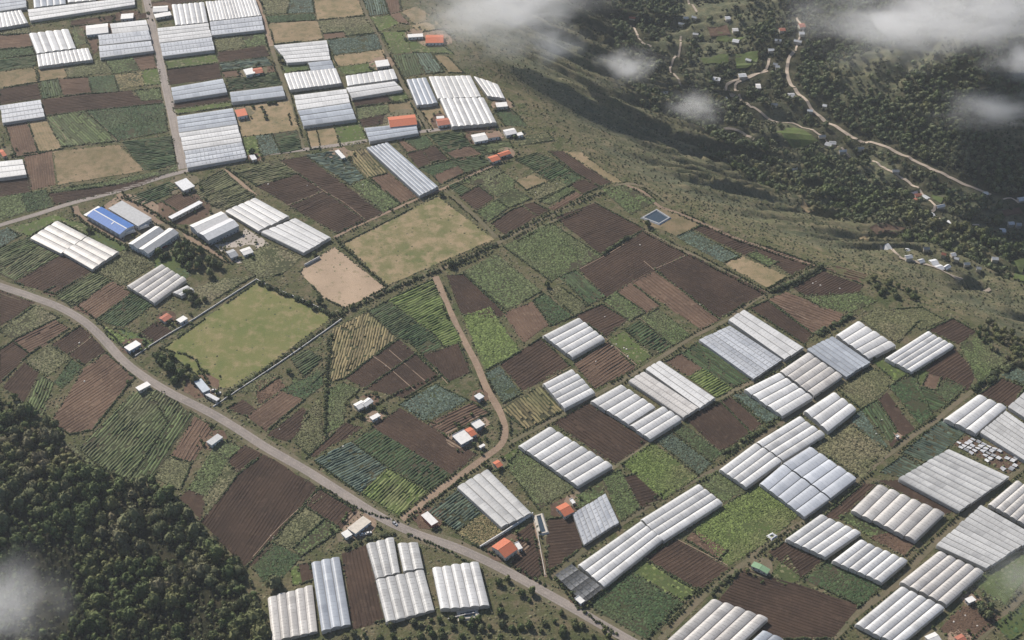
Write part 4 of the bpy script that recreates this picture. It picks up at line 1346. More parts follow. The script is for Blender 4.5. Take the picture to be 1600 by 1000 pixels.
HOUSES = """
farmhouse|house|132,40 166,37 172,50 137,55|white farmhouse with brown front between two ribbed greenhouses and the stacked strips|white white 3.4 1.2 gable
shed|shed|186,22 207,21 210,29 192,31|small white shed alone on a dark strip near the straight road|white grey 2.8 .8 shed
farmhouse|house|238,10 261,9 264,17 240,19|white farmhouse across the straight road, behind a low white annex|white white 3.2 1.0 gable
shed|shed|240,22 266,18 268,24 243,29|low white annex shed beside the straight road, before a white farmhouse|white cream 2.6 .5 shed
hut|hut|0,234 5,233 9,243 2,246|red-roofed hut cut by the photo's edge near brown plots|orange cream 2.6 .9 gable
hut|hut|367,172 383,169 387,181 371,184|orange-roofed hut in the corner of the tan paddock|orange white 2.8 .8 shed
shed|shed|389,243 398,241 401,249 394,251|tiny white shed under a round tree at the roadside|pale cream 2.4 .4 shed
house|house|381,108 395,106 398,115 384,119|white hut with red roof side in a brown strip above crop rows|white white 2.8 .7 shed
hut|hut|394,107 409,105 411,113 397,116|small red-topped hut joined to a white one in a brown strip|rust white 2.8 .8 gable
shed|shed|586,95 606,93 609,103 588,106|white square shed above the close pair of strip greenhouses|white cream 3 .6 shed
barn|barn|604,184 647,178 653,195 611,198|long orange-roofed shed with white trim behind a bluish greenhouse|orange white 4.2 1.8 gable
farmhouse|house|662,55 690,54 696,67 668,67|red-roofed house on the brow of the escarpment|orange white 3 1.2 gable
shed|shed|636,54 660,52 662,58 638,59|white flat shed beside the red-roofed house on the escarpment brow|white white 2.6 .4 shed
hut|hut|681,186 701,184 703,194 684,197|dark red hut at the side of seven fat white arches|rust white 3 1 gable
shed|shed|681,182 693,181 695,185 683,186|small white shed touching the dark red hut|white white 2.6 .3 shed
shed|shed|773,161 790,159 795,167 777,168|white shed behind the wedge-shaped greenhouse by the escarpment|white cream 2.8 .5 shed
house|house|734,211 757,207 763,218 743,222|white house with long roof between dark plots near the rim|white white 3 .9 gable
hut|hut|760,209 777,207 781,214 763,217|brown-topped hut joined to the white house near the rim|brown white 2.8 .5 shed
house|house|785,203 803,200 808,208 791,212|white house on the rim beside a dark green plot|white white 3 .9 gable
shed|shed|806,208 815,206 818,211 809,213|small white shed closest to the grassy slope edge|white white 2.6 .4 shed
house|house|762,245 777,241 781,249 768,254|orange-roofed house, lower one of two at the lane end|orange cream 3 1 gable
hut|hut|776,240 795,234 798,240 782,245|long low orange-roofed hut beside another orange roof at the lane end|orange cream 2.8 .8 gable
shed|shed|523,235 530,234 539,246 534,249|narrow white shed at the roadside above the slanting greenhouse|white white 2.6 .4 shed
warehouse|warehouse|171,326 189,313 239,342 214,354|big grey-roofed warehouse hall joined to a blue-roofed one|grey pale 4.4 .5 shed
shed|shed|269,285 288,281 307,289 291,299|pale square roof on the corner plot above the dark furrows|pale cream 3.2 .5 shed
shed|shed|260,340 311,314 317,317 271,342|long thin pale shed beside two bare plots|pale cream 3 .5 shed
workshop|workshop|200,381 242,353 257,361 215,388|white and grey gabled workshop beneath the warehouse, upper of two|white pale 5 1.6 gable grey
workshop|workshop|216,388 266,355 278,365 231,397|white and grey gabled workshop with patched roof, lower of two|white pale 4.6 1.6 gable grey
packing_hall|hall|295,352 345,331 359,341 310,364|tall pale packing hall with grey side, upper nave|white pale 6 1.6 gable
packing_hall|hall|310,364 359,341 374,352 326,376|tall pale packing hall with grey side, lower nave|pale grey 6 1.6 gable
house|house|352,393 365,389 372,399 361,404|grey domed tank house in the yard near the wooded grove|grey grey 3 1.2 gable
shed|shed|374,390 389,386 397,393 381,400|white tent-like shed at the end of the farm track|white white 2.6 .6 gable
house|house|193,543 212,531 221,538 203,549|white house with pale blue porch by the road at the pasture corner|white steel 3.2 .6 shed
hut|hut|248,497 260,489 270,495 257,503|pinkish-roofed hut among bare garden plots beside the white pasture wall|rust cream 2.8 .6 gable
shed|shed|275,500 286,493 294,498 282,505|small white shed against the white pasture wall|white white 2.6 .4 shed
shed|shed|209,606 229,596 236,600 220,611|white shed on the field side of the road above green rows|white cream 3 .5 shed
stable|stable|298,596 311,594 331,606 323,614|blue-grey stable with metal roof at the pasture's lower corner|steel grey 3.4 .6 shed
shed|shed|324,612 342,622 340,628 322,618|low pale shed in line with the blue-grey stable|pale cream 2.8 .4 shed
shed|shed|320,691 340,677 348,682 333,696|grey shed with white end by the road beside striped brown plot|grey white 3 .5 shed
house|house|552,631 566,625 572,633 560,641|white house wing of an L-shaped farmhouse among gardens|white cream 3.2 .8 gable
house|house|563,629 576,621 583,627 571,637|second wing of the white L-shaped farmhouse, nearer the ploughed plot|white cream 3.2 .8 gable
shed|shed|577,652 590,645 595,650 582,657|broken white shed at the hedge corner below the L-shaped farmhouse|white white 2.6 .3 shed
shed|shed|740,618 750,614 756,620 749,626|tiny grey-white shed at the bend of the dirt track|pale grey 3.2 .5 shed
farmhouse|house|703,681 724,672 740,684 724,695|white and grey flat farmhouse with a red-roofed wing at the dirt track's bend|white grey 3 .3 flat
house|house|725,671 734,668 746,677 737,683|red-roofed wing touching the flat white farmhouse|orange white 3.4 .9 gable
house|house|735,661 749,655 758,663 745,671|white house behind the red-roofed wing by the track|white grey 3.4 .5 flat
shed|shed|747,698 755,693 759,696 751,700|little white lean-to in the brown farmyard|white white 2.4 .2 shed
hut|hut|769,723 778,718 786,727 778,731|orange-roofed hut beyond the track above the grey four-span greenhouse|orange cream 2.8 .7 gable
barn|barn|541,826 566,806 581,813 557,834|long cream and grey barn at the roadside below the dark plot|cream pale 3.4 .6 shed
shed|shed|530,834 541,828 553,833 543,840|small white shed at the end of the roadside barn|white white 2.8 .3 shed
house|house|656,805 666,801 687,814 676,822|white-roofed house at the junction of track and road|white rust 3.2 .5 shed
villa|house|767,855 786,841 811,857 790,871|bright orange-roofed villa with cream wall beside the white boundary wall|orange cream 4.4 2.0 gable
hut|hut|803,848 810,847 817,856 811,860|white flat annex touching the bright orange villa|white white 3 .2 flat
house|house|866,793 886,784 895,800 884,807|bright orange two-part roof house above a small checked greenhouse|orange cream 3.6 1.3 gable
shed|shed|890,780 895,778 899,786 894,788|tiny white box shed beside the orange house garden|white white 2.4 .2 flat
shed|shed|897,935 905,930 914,939 908,944|small white flat shed under the black shade netting|white white 2.8 .2 flat
shed|shed|1172,884 1179,878 1203,889 1200,897|green-roofed shed at the lane above the big dark field|green cream 3 .7 gable
shed|shed|1507,936 1518,931 1526,938 1514,943|white shed with dark yard beside the trees below the many-span greenhouse|white grey 2.8 .4 shed
house|house|1441,995 1458,989 1474,998 1458,1006|white-roofed house cut by the bottom edge near the garden|white cream 3 .7 gable
house|house|1489,996 1500,991 1514,1000 1502,1006|pinkish-roofed house cut by the bottom edge beside the lane|rust cream 3 .7 gable
hut|hut|1399,681 1403,679 1406,682 1402,684|tiny white hut in the dark plot at the lane junction|white white 2.2 .2 flat
"""
for line in HOUSES.strip().splitlines():
    nm, cat, crn, label, spec = line.split('|')
    q = spec.split()
    house(nm, cat, crn, label, q[0], q[1], float(q[2]), float(q[3]), q[4], roof2=q[5] if len(q) > 5 else None, detail=True)

# trodden earth round the houses
HOUSE_SPOTS = []
for line in HOUSES.strip().splitlines():
    C_ = pts(line.split('|')[2])[:, :2]
    HOUSE_SPOTS.append(C_)
    c_ = C_.mean(0)
    ring = []
    r0 = np.linalg.norm(C_ - c_, axis=1).max()
    for a in np.arange(0, 6.28, .45):
        ring.append(c_ + np.array([math.cos(a), math.sin(a) * 1.0]) * (r0 * random.uniform(.95, 1.25) + random.uniform(.5, 3.0)))
    o = sheet('farmyard', np.array(ring), M[random.choice(['lane', 'lane', 'dirt', 'B'])], 0.155 + random.random() * .02)
    tag(o, kind='structure')

# the blue-roofed warehouse: roof of two blue slopes with a pale ridge light and a pale canopy
def blue_warehouse():
    eave = 4.6
    C = pts("134,336 186,366 211,353 160,324", eave)[:, :2]
    c, u, v, L, W = rect_of(C)
    base = np.array([c[0], c[1], 0.0])
    r = empty('warehouse', base)
    tag(r, 'blue-roofed warehouse hall with a pale ridge strip beside the upper road', 'warehouse')
    P = lambda a, b, z: (c[0] + u[0] * a + v[0] * b, c[1] + u[1] * a + v[1] * b, z)
    l, w = L - .3, W - .3
    V = [P(-l, -w, 0), P(l, -w, 0), P(l, w, 0), P(-l, w, 0), P(-l, -w, eave), P(l, -w, eave), P(l, w, eave), P(-l, w, eave), P(-l, 0, eave + 1.3), P(l, 0, eave + 1.3)]
    mesh_obj('wall', V, [(0, 1, 5, 4), (1, 2, 6, 9, 5), (2, 3, 7, 6), (3, 0, 4, 8, 7)], M['pale'], r, base)
    n = 12
    for s in (-1, 1):                       # roof sheets side by side
        for i in range(n):
            a0, a1 = -L + 2 * L * i / n + .03, -L + 2 * L * (i + 1) / n - .03
            dz = 0.02 * (i % 2)
            a = [P(a0, s * W, eave + dz), P(a1, s * W, eave + dz), P(a1, s * .5, eave + 1.35 + dz), P(a0, s * .5, eave + 1.35 + dz)]
            V = a + [(p[0], p[1], p[2] + .12) for p in a]
            mesh_obj('roof_sheet', V, box_faces(), M['blue'], r, base)
    a = [P(-L, -.5, eave + 1.42), P(L, -.5, eave + 1.42), P(L, .5, eave + 1.42), P(-L, .5, eave + 1.42)]
    mesh_obj('ridge_strip', a + [(p[0], p[1], p[2] + .2) for p in a], box_faces(), M['pale'], r, base)
    a = [P(L * .25, -W * .45, eave + .95), P(L * .25 + .7, -W * .45, eave + .95), P(L * .25 + .7, -.5, eave + 1.6), P(L * .25, -.5, eave + 1.6)]
    mesh_obj('roof_light', a + [(p[0], p[1], p[2] + .1) for p in a], box_faces(), M['pale'], r, base)
    for e in (-1,):
        a = [P(e * L - .1, -W, eave - .8), P(e * (L + 4.5), -W, eave - 1.4), P(e * (L + 4.5), W, eave - 1.4), P(e * L - .1, W, eave - .8)]
        mesh_obj('canopy', a + [(p[0], p[1], p[2] + .15) for p in a], box_faces(), M['white'], r, base)
    for i in range(7):                      # loading doors along the near side
        t = -l + (i + .5) * 2 * l / 7
        sgn = -1 if v[1] > 0 else 1
        V = [P(t - 1.6, sgn * (w + .04), .05), P(t + 1.6, sgn * (w + .04), .05), P(t + 1.6, sgn * (w + .04), 3.6), P(t - 1.6, sgn * (w + .04), 3.6)]
        mesh_obj('loading_door', V, [(0, 1, 2, 3)], M['grey'], r, base)
blue_warehouse()

# yards
for s in ("128,330 188,368 246,345 300,378 232,400 196,380", "328,378 376,352 410,372 430,392 372,412 350,398"):
    o = sheet('yard', wobble(pts(s)[:, :2]), M['concrete'], 0.045)
    tag(o, kind='structure')

# black shade-net house by the road
def net_house():
    h = 2.8
    C = pts("867,898 893,881 943,919 912,943", h)[:, :2]
    A, B_, Cc, D = C
    base = np.array([*C.mean(0), 0.0])
    r = empty('shade_house', base)
    tag(r, 'black shade-net house beside the road at the end of the long greenhouse', 'shade house')
    n, k = 9, 4
    for i in range(n):
        for j in range(k):
            q = [lerp(lerp(A, D, (i + a) / n), lerp(B_, Cc, (i + a) / n), (j + b) / k) for a, b in ((.03, .03), (.97, .03), (.97, .97), (.03, .97))]
            ctr = sum(q) / 4
            V = [(p[0], p[1], h) for p in q] + [(ctr[0], ctr[1], h - random.uniform(.1, .5))]
            o = mesh_obj('net_panel', V, [(0, 1, 4), (1, 2, 4), (2, 3, 4), (3, 0, 4)], M['netpan'][(i * 7 + j * 3) % 3], r, base)
    for i in range(n + 1):
        for j in range(0, k + 1, 2):
            p = lerp(lerp(A, D, i / n), lerp(B_, Cc, i / n), j / k)
            q = [(p[0] + a, p[1] + b) for a, b in ((-.08, -.08), (.08, -.08), (.08, .08), (-.08, .08))]
            prism('post', q, 0, h + .05, M['post'], r, base)
M['netpan'] = [plain_mat('shade_net', (0.10, 0.105, 0.11), .8), plain_mat('thin_shade_net', (0.17, 0.175, 0.18), .8), plain_mat('dense_shade_net', (0.06, 0.063, 0.066), .8)]
net_house()

# torn film over old beds
def torn_beds():
    C = pts("1488,694 1511,680 1604,718 1577,741", .8)[:, :2]
    A, B_, Cc, D = C
    base = np.array([*C.mean(0), 0.0])
    o = sheet('bare_beds', wobble(shrink(pts("1488,694 1511,680 1604,718 1577,741")[:, :2], .3)), M['B'], .09)
    tag(o, kind='structure')
    r = empty('torn_tunnel', base)
    tag(r, 'ruined tunnel beds with torn pale film sheets between two grey greenhouses', 'ruined tunnel')
    n, k = 11, 5
    for i in range(n):
        for j in range(k):
            if random.random() < .30: continue
            q = [lerp(lerp(A, D, (i + a) / n), lerp(B_, Cc, (i + a) / n), (j + b) / k) for a, b in ((.05, random.uniform(0, .3)), (.85, random.uniform(0, .3)), (.85, random.uniform(.75, 1.0)), (.05, random.uniform(.75, 1.0)))]
            V = [(p[0], p[1], random.uniform(.3, 1.2)) for p in q]
            mid0 = [(V[0][x] + V[3][x]) / 2 for x in range(3)]; mid1 = [(V[1][x] + V[2][x]) / 2 for x in range(3)]
            mid0[2] += .5; mid1[2] += .5
            mesh_obj('film_sheet', V + [mid0, mid1], [(0, 1, 5, 4), (4, 5, 2, 3)], M['grey' if random.random() < .4 else 'pale'], r, base)
torn_beds()

# ------------------------------------------------------------------ ponds
def pond(s, label, rim_w=0.9, rim_h=1.0, rim='grey'):
    P = pts(s)[:, :2]
    base = np.array([*P.mean(0), 0.0])
    r = empty('reservoir', base)
    tag(r, label, 'reservoir')
    Pi = shrink(P, rim_w)
    n = len(P)
    outer = shrink(P, -1.0)
    V = [(*p, 0.02) for p in outer] + [(*p, rim_h) for p in P] + [(*p, rim_h) for p in Pi] + [(*p, rim_h - .7) for p in shrink(Pi, .5)]
    F = []
    for k in range(3):
        F += [(k * n + i, k * n + (i + 1) % n, (k + 1) * n + (i + 1) % n, (k + 1) * n + i) for i in range(n)]
    mesh_obj('liner_rim', V, F, M[rim], r, base)
    mesh_obj('water_surface', [(*p, rim_h - .55) for p in shrink(Pi, .1)], [list(range(n))], M['water'], r, base)
pond("1003,341 1026,328 1047,341 1030,351", 'pale-rimmed square reservoir pond beside the tan plot near the rim')
pond("836,807 847,804 856,833 843,836", 'narrow dark water tank with pale rim between two ploughed plots', .8, 1.2, 'cream')
pond("1200,838 1207,834 1213,838 1206,843", 'tiny black-lined pond at the lane by the lime meadow', .5, .8, 'pale')
pond("716,957 744,952 747,966 718,969", 'dark tank with concrete edge in front of the shiny five-arch greenhouse', .8, 1.0, 'cream')

# ------------------------------------------------------------------ walls
def wall(s, label, h=2.2, th=0.45, mat='wallstone', name='boundary_wall', panel=7.0):
    C = smooth_line(pts(s), 400)
    base = np.array([*C[0], float(drape(C[:1, 0], C[:1, 1])[0])])
    r = empty(name, base)
    tag(r, label, 'wall')
    for a, b in zip(C[:-1], C[1:]):
        L_ = np.linalg.norm(b - a); k = max(1, int(L_ / panel))
        d = (b - a) / L_; nr = np.array([-d[1], d[0]]) * th / 2
        for i in range(k):
            p, q = lerp(a, b, i / k), lerp(a, b, (i + 1) / k) - d * .12
            z = float(drape(np.array([p[0]]), np.array([p[1]]))[0])
            prism('wall_panel', [p - nr, q - nr, q + nr, p + nr], z - .3, z + h + random.uniform(-.12, .12), M[mat], r, base)
wall("211,557 255,528 302,500 350,469 401,437", 'long white wall along the upper side of the green pasture', 1.0, .45, 'wallstone')
wall("333,636 400,592 465,548 534,499", 'long white wall with shrubs along the lower side of the green pasture', 1.0, .45, 'wallstone')
wall("750,857 790,832 833,804", 'tall white boundary wall behind the bright orange villa', 2.4, .6, 'white')
wall("476,416 500,403", 'short white wall at the corner of the sandy lot', 2.2)
wall("700,968 745,958 748,970", 'low pale concrete wall by the dark tank under the shiny greenhouse', 1.2)
wall("832,806 840,835 846,868 852,900", 'thin pale wall dividing the two ploughed plots by the orange villa', .8, .4, 'cream')
wall("400,437 430,452 470,468 520,492", 'low pale wall between the green pasture and the sandy lot', 1.2, .4)

# ------------------------------------------------------------------ vegetation
def ico(sub):
    bm = bmesh.new()
    bmesh.ops.create_icosphere(bm, subdivisions=sub, radius=1.0)
    V = np.array([v.co[:] for v in bm.verts]); F = np.array([[v.index for v in f.verts] for f in bm.faces])
    bm.free()
    return V, F
ICO1, ICO2 = ico(1), ico(2)

def lump(rng, center, rad, leaves, leaf, fine=True):
    """an uneven leafy mass: a dented core wrapped in leaf clumps that stick out of it"""
    V0, F0 = ICO2 if fine else ICO1
    ph = rng.uniform(0, 6, 3)
    dent = 1 + 0.16 * np.sin(3 * V0[:, 0] + ph[0]) * np.sin(3 * V0[:, 1] + ph[1]) + 0.10 * rng.normal(0, 1, len(V0))
    V = V0 * dent[:, None] * rad * 0.90 + center
    Vs = [V]; Fs = [F0]; n0 = len(V)
    d = rng.normal(0, 1, (leaves, 3)); d[:, 2] = d[:, 2] * 0.8 + 0.35
    d /= np.linalg.norm(d, axis=1)[:, None]
    p = d * rad * rng.uniform(0.80, 1.12, leaves)[:, None] + center
    nrm = d + rng.normal(0, 0.45, (leaves, 3)); nrm /= np.linalg.norm(nrm, axis=1)[:, None]
    t = np.cross(nrm, rng.normal(0, 1, (leaves, 3))); t /= np.maximum(np.linalg.norm(t, axis=1), 1e-6)[:, None]
    b = np.cross(nrm, t)
    s = leaf * rng.uniform(0.6, 1.3, leaves)[:, None]
    a0 = p + t * s; a1 = p + b * s * 0.8 + nrm * s * .25; a2 = p - t * s * 0.9; a3 = p - b * s * 0.8 + nrm * s * .2
    LV = np.stack([a0, a1, a2, a3], 1).reshape(-1, 3)
    k = np.arange(leaves) * 4 + n0
    Fs += [np.column_stack([k, k + 1, k + 2]), np.column_stack([k, k + 2, k + 3])]
    Vs.append(LV)
    return np.concatenate(Vs), np.concatenate(Fs)

def crown_arrays(seed, lobes, leaves, leaf, fine=True, tall=1.0):
    rng = np.random.default_rng(seed)
    VV = []; FF = []; base = 0
    for i in range(lobes):
        if i == 0:
            c = np.array([0, 0, 0.95 * tall]); r = np.array([.72, .72, .68 * tall])
        else:
            a = i * 2 * math.pi / max(1, lobes - 1) + rng.uniform(-.4, .4)
            q = rng.uniform(.38, .58)
            c = np.array([q * math.cos(a), q * math.sin(a), (rng.uniform(.45, 1.0)) * tall])
            rr = rng.uniform(.34, .50); r = np.array([rr, rr, rr * rng.uniform(.8, 1.1)])
        V, F = lump(rng, c, r, leaves, leaf, fine)
        VV.append(V); FF.append(F + base); base += len(V)
    return np.concatenate(VV), np.concatenate(FF)

def trunk_arrays(h=1.0):
    V = []; F = []; k = 6
    for j, (z, r) in enumerate(((-.3, .12), (.15, .085), (.6, .06), (1.0, .02))):
        for i in range(k):
            a = i * 2 * math.pi / k
            V.append((r * math.cos(a) + .03 * j, r * math.sin(a), z * h))
    for j in range(3):
        F += [(j * k + i, j * k + (i + 1) % k, (j + 1) * k + (i + 1) % k, (j + 1) * k + i) for i in range(k)]
    for a in (0.4, 2.5, 4.4):                  # limbs
        n = len(V)
        d = np.array([math.cos(a), math.sin(a), 0])
        for (q, r) in (((0.04, 0.45), .04), ((0.45, 0.85), .012)):
            c = d * q[0] + np.array([0, 0, q[1] * h])
            for i in range(4):
                b = i * math.pi / 2
                V.append((c[0] - d[1] * r * math.cos(b), c[1] + d[0] * r * math.cos(b), c[2] + r * math.sin(b)))
        F += [(n + i, n + (i + 1) % 4, n + 4 + (i + 1) % 4, n + 4 + i) for i in range(4)]
    return V, F

def proto_mesh(name, arr, mat):
    V, F = arr
    me = bpy.data.meshes.new(name)
    me.from_pydata(V.tolist() if hasattr(V, 'tolist') else V, [], F.tolist() if hasattr(F, 'tolist') else F)
    me.materials.append(mat)
    return me

CROWNS = []
for k in range(5):
    arr = crown_arrays(100 + k, 6, 46, 0.17, fine=False, tall=1.0 + 0.12 * (k % 3))
    CROWNS.append((proto_mesh('crown', arr, M['tree']), proto_mesh('crown', arr, M['tree2'])))
TRUNK = proto_mesh('trunk', trunk_arrays(), M['bark'])

def add_tree(name, x, y, z, r, label, group, cat='tree', olive=False):
    e = empty(name, (x, y, z))
    tag(e, label, cat, group)
    e.rotation_euler = (0, 0, random.uniform(0, 6.28))
    e.scale = (r, r, r * random.uniform(0.85, 1.2))
    t = bpy.data.objects.new('trunk', TRUNK); COL.objects.link(t); t.parent = e
    c = bpy.data.objects.new('crown', CROWNS[random.randrange(5)][1 if olive else 0]); COL.objects.link(c); c.parent = e
    return e

LOWCROWN = [crown_arrays(200 + k, 4, 16, 0.24, fine=False) for k in range(4)]
ROUND = [crown_arrays(300 + k, 1, 26, 0.30, fine=False) for k in range(4)]

def mass(name, X, Y, Z, R, protos, mat, label, cat, squash=(0.85, 1.2)):
    VV = []; FF = []; base = 0
    for i in range(len(X)):
        V, F = protos[i % len(protos)]
        a = RNG.uniform(0, 6.28); c, s = math.cos(a), math.sin(a)
        r = R[i]
        VV.append(np.column_stack([(V[:, 0] * c - V[:, 1] * s) * r + X[i], (V[:, 0] * s + V[:, 1] * c) * r + Y[i], V[:, 2] * r * RNG.uniform(*squash) + Z[i]]))
        FF.append(F + base); base += len(V)
    o = big_mesh(name, np.concatenate(VV), np.concatenate(FF), mat)
    tag(o, label, cat, kind='stuff')
    return o

def project(x, y, z):
    dy = y * math.cos(PITCH) - (z - CAM_Z) * math.sin(PITCH)
    up = y * math.sin(PITCH) + (z - CAM_Z) * math.cos(PITCH)
    return 800 + FPX * x / dy, 500 - FPX * up / dy

def jitter_grid(lo, hi, step, seed):
    rng = np.random.default_rng(seed)
    X, Y = np.meshgrid(np.arange(lo[0], hi[0], step), np.arange(lo[1], hi[1], step))
    X = X + rng.uniform(-.45, .45, X.shape) * step; Y = Y + rng.uniform(-.45, .45, Y.shape) * step
    return X.ravel(), Y.ravel()

def in_view(x, y, z, mrg=40):
    u, v = project(x, y, z)
    return (u > -mrg) & (u < 1600 + mrg) & (v > -mrg) & (v < 1000 + mrg)

# --- the wood in the ravine
X, Y = jitter_grid((-460, 460), (-80, 900), 5.0, 1)
z, s, s2, arc = height(X, Y, True)
keep = (s2 > -15) & in_view(X, Y, z)
for G in FIELD_POLYS:
    if G[:, 0].min() < -60: keep &= ~in_poly(X, Y, shrink(G, -1.5))
for G in GH_POLYS: keep &= ~in_poly(X, Y, shrink(G, -5.0))
keep &= (s2 > 1) | (RNG.random(len(X)) < .38)
clear = fbm(X / 38, Y / 38, 71, 3)
keep &= RNG.random(len(X)) < np.maximum(sstep(0.30, 0.42, clear), sstep(34, 16, s2) if False else 1 - sstep(14, 34, s2)) * 0.95
X, Y, s2, clear = X[keep], Y[keep], s2[keep], clear[keep]
Z = drape(X, Y)
R = RNG.lognormal(0, .42, len(X)).clip(.42, 2.1) * 2.85 * (0.72 + 0.5 * clear) * (1.15 - 0.30 * sstep(10, 120, s2))
depth = Y * math.cos(PITCH) - (Z - CAM_Z) * math.sin(PITCH)
order = np.argsort(-(R / depth))
big_, rest = order[:300], order[300:]
oliv = fbm(X / 30, Y / 30, 72, 2)
for i in big_:
    add_tree('forest_tree', X[i], Y[i], Z[i] - .2, R[i], 'round broadleaf tree packed in the dark wood on the ravine side', 'trees of the ravine wood', olive=oliv[i] + random.uniform(-.15, .15) > .55)
mass('woodland', X[rest], Y[rest], Z[rest] - .3, R[rest], LOWCROWN, M['tree'], 'smaller trees filling the dark ravine wood', 'woodland')

# --- undergrowth of the wood
X, Y = jitter_grid((-460, 460), (-80, 900), 3.4, 5)
z, s, s2, arc = height(X, Y, True)
keep = (s2 > -1) & in_view(X, Y, z) & (RNG.random(len(X)) < .8)
X, Y = X[keep], Y[keep]
mass('undergrowth', X, Y, drape(X, Y) - .4, RNG.uniform(.8, 1.9, len(X)), ROUND, M['tree2'], 'olive undergrowth between the trees of the ravine wood', 'undergrowth')

# --- trees of the valley floor and the hill across it
X, Y = jitter_grid((120, 900), (860, 2000), 6.6, 2)
z, s, s2, arc = height(X, Y, True)
u_, v_ = project(X, Y, z)
keep = in_view(X, Y, z, 25) & (s > 190)
wood = fbm(X / 75, Y / 75, 81, 4)
dens = sstep(.36, .52, wood) * 0.95 + 0.06
hr = np.hypot(X - 660, Y - 1690)
dens = dens * (0.10 + 0.90 * sstep(170, 330, hr + 60 * (fbm(X / 60, Y / 60, 83, 3) - .5)))
dens = np.where((u_ > 1250) & (v_ > 230), np.maximum(dens, .82), dens)
keep &= RNG.random(len(X)) < dens
X, Y = X[keep], Y[keep]
Z = drape(X, Y)
# leave the valley roads open
u_, v_ = project(X, Y, Z)
R = RNG.uniform(2.6, 5.2, len(X)) * (0.8 + .4 * fbm(X / 40, Y / 40, 84, 2))
VROADS = VR_LINES
ok = np.ones(len(X), bool)
for C in VROADS:
    d, _ = dist_line(X, Y, C)
    dd, _ = dist_line(X + 0.0, Y + 7.0, C)
    ok &= (d > 5 + R * .6) & (dd > 4 + R * .5)
VHOUSES = [(1072, 24), (1085, 25), (1065, 34), (1137, 26), (1149, 43), (1087, 50), (1253, 37), (1253, 49), (1247, 61), (1216, 60), (1212, 97), (1215, 101),
           (1237, 145), (1210, 160), (1289, 162), (1266, 170), (1285, 209), (1295, 223), (1301, 221), (1317, 233), (1240, 260), (1270, 298), (1232, 326),
           (1245, 325), (1265, 329), (1390, 379), (1415, 385), (1448, 385), (1475, 395), (1490, 394), (1495, 402), (1468, 412), (1480, 413), (1511, 409),
           (1435, 302), (1432, 310), (1446, 305), (1455, 331), (1580, 347), (1592, 349), (1567, 358), (1597, 308), (1150, 60), (1170, 90), (1185, 131), (1205, 75), (1222, 45), (1345, 229), (1400, 263), (1428, 296), (1470, 318), (1485, 344), (1520, 356), (1540, 300), (1420, 399), (1440, 403), (1460, 405), (1530, 416), (1555, 402), (1575, 381), (1120, 120), (1130, 150), (988, 24), (1040, 140), (1160, 115)]
HV = hit([p[0] for p in VHOUSES], [p[1] for p in VHOUSES])
for h in HV:
    ok &= (np.hypot(X - h[0], Y - h[1]) > 9) & (np.hypot(X - h[0], Y + 8 - h[1]) > 6)
VFIELDS = []
for q, k in (("1358,358 1385,350 1418,358 1405,370 1370,368", 'B'), ("1105,44 1135,40 1142,55 1110,58", 'B'), ("1118,50 1165,58 1150,66 1120,64", 'O'),
             ("1145,85 1185,80 1182,100 1150,108", 'D'), ("1580,410 1600,405 1600,440 1582,436", 'G'), ("1565,330 1592,326 1598,336 1570,340", 'B'), ("1095,92 1140,85 1138,100 1100,102", 'D'),
             ("1455,305 1475,310 1470,318", 'G'), ("1340,375 1362,372 1350,384", 'T'), ("1210,205 1240,200 1280,222 1240,235", 'G'), ("1255,312 1275,330 1262,335 1250,325", 'T')):
    Pq = pts(q)[:, :2]
    VFIELDS.append(Pq)
    o = sheet('valley_field', wobble(Pq, 9, 1.5), M[k] if k in M and k in 'SBT' else M['uL'], 1.0, 6.0)
    tag(o, kind='structure')
    ok &= ~in_poly(X, Y, shrink(Pq, -3))
X, Y, Z, R = X[ok], Y[ok], Z[ok], R[ok]
depth = Y * math.cos(PITCH) - (Z - CAM_Z) * math.sin(PITCH)
order = np.argsort(-(R / depth))
for i in order[:150]:
    add_tree('valley_tree', X[i], Y[i], Z[i] - .3, R[i], 'dark rounded tree among many on the valley floor', 'trees on the valley floor')
rest = order[150:]
mass('valley_woodland', X[rest], Y[rest], Z[rest] - .5, R[rest], ROUND, M['valley'], 'scattered far trees covering the valley floor and the hill', 'woodland')

# --- scrub on the escarpment
X, Y = jitter_grid((-120, 880), (820, 1900), 5.0, 3)
z, s, s2, arc = height(X, Y, True)
pat = 0.5 + .5 * (fbm(arc / 40 + s / 120, s / 60, 91, 4) - .5) + .16 * (np.abs(2 * fbm((arc - .55 * np.maximum(s, 0)) / 19 + 5, np.maximum(s, 0) / 210, 9, 2) - 1) * 2 - .5)
keep = in_view(X, Y, z, 25) & (s > 3) & (RNG.random(len(X)) < sstep(.40, .56, pat) * (.50 + .4 * sstep(60, 220, s)) + .10)
for Pq in VFIELDS: keep &= ~in_poly(X, Y, Pq)
for C in VROADS:
    d, _ = dist_line(X, Y, C); keep &= d > 5
X, Y, s = X[keep], Y[keep], s[keep]
Rr = RNG.uniform(.5, 1.4, len(X)) * (1 + 1.2 * sstep(120, 280, s))
mass('scrub', X, Y, drape(X, Y) - .3, Rr, ROUND, M['shrub'], 'low scrub bushes dotted over the escarpment slope', 'scrub', (.6, .95))
X, Y = jitter_grid((-120, 880), (820, 1500), 4.0, 13)
z, s, s2, arc = height(X, Y, True)
keep = in_view(X, Y, z, 25) & (s > 1) & (s < 150) & (RNG.random(len(X)) < .85 * sstep(.34, .52, fbm(X / 25, Y / 25, 15, 3)))
X, Y = X[keep], Y[keep]
V, F = tuft_arrays(X, Y, drape(X, Y), RNG.uniform(.5, 1.3, len(X)), RNG.uniform(.3, .8, len(X)))
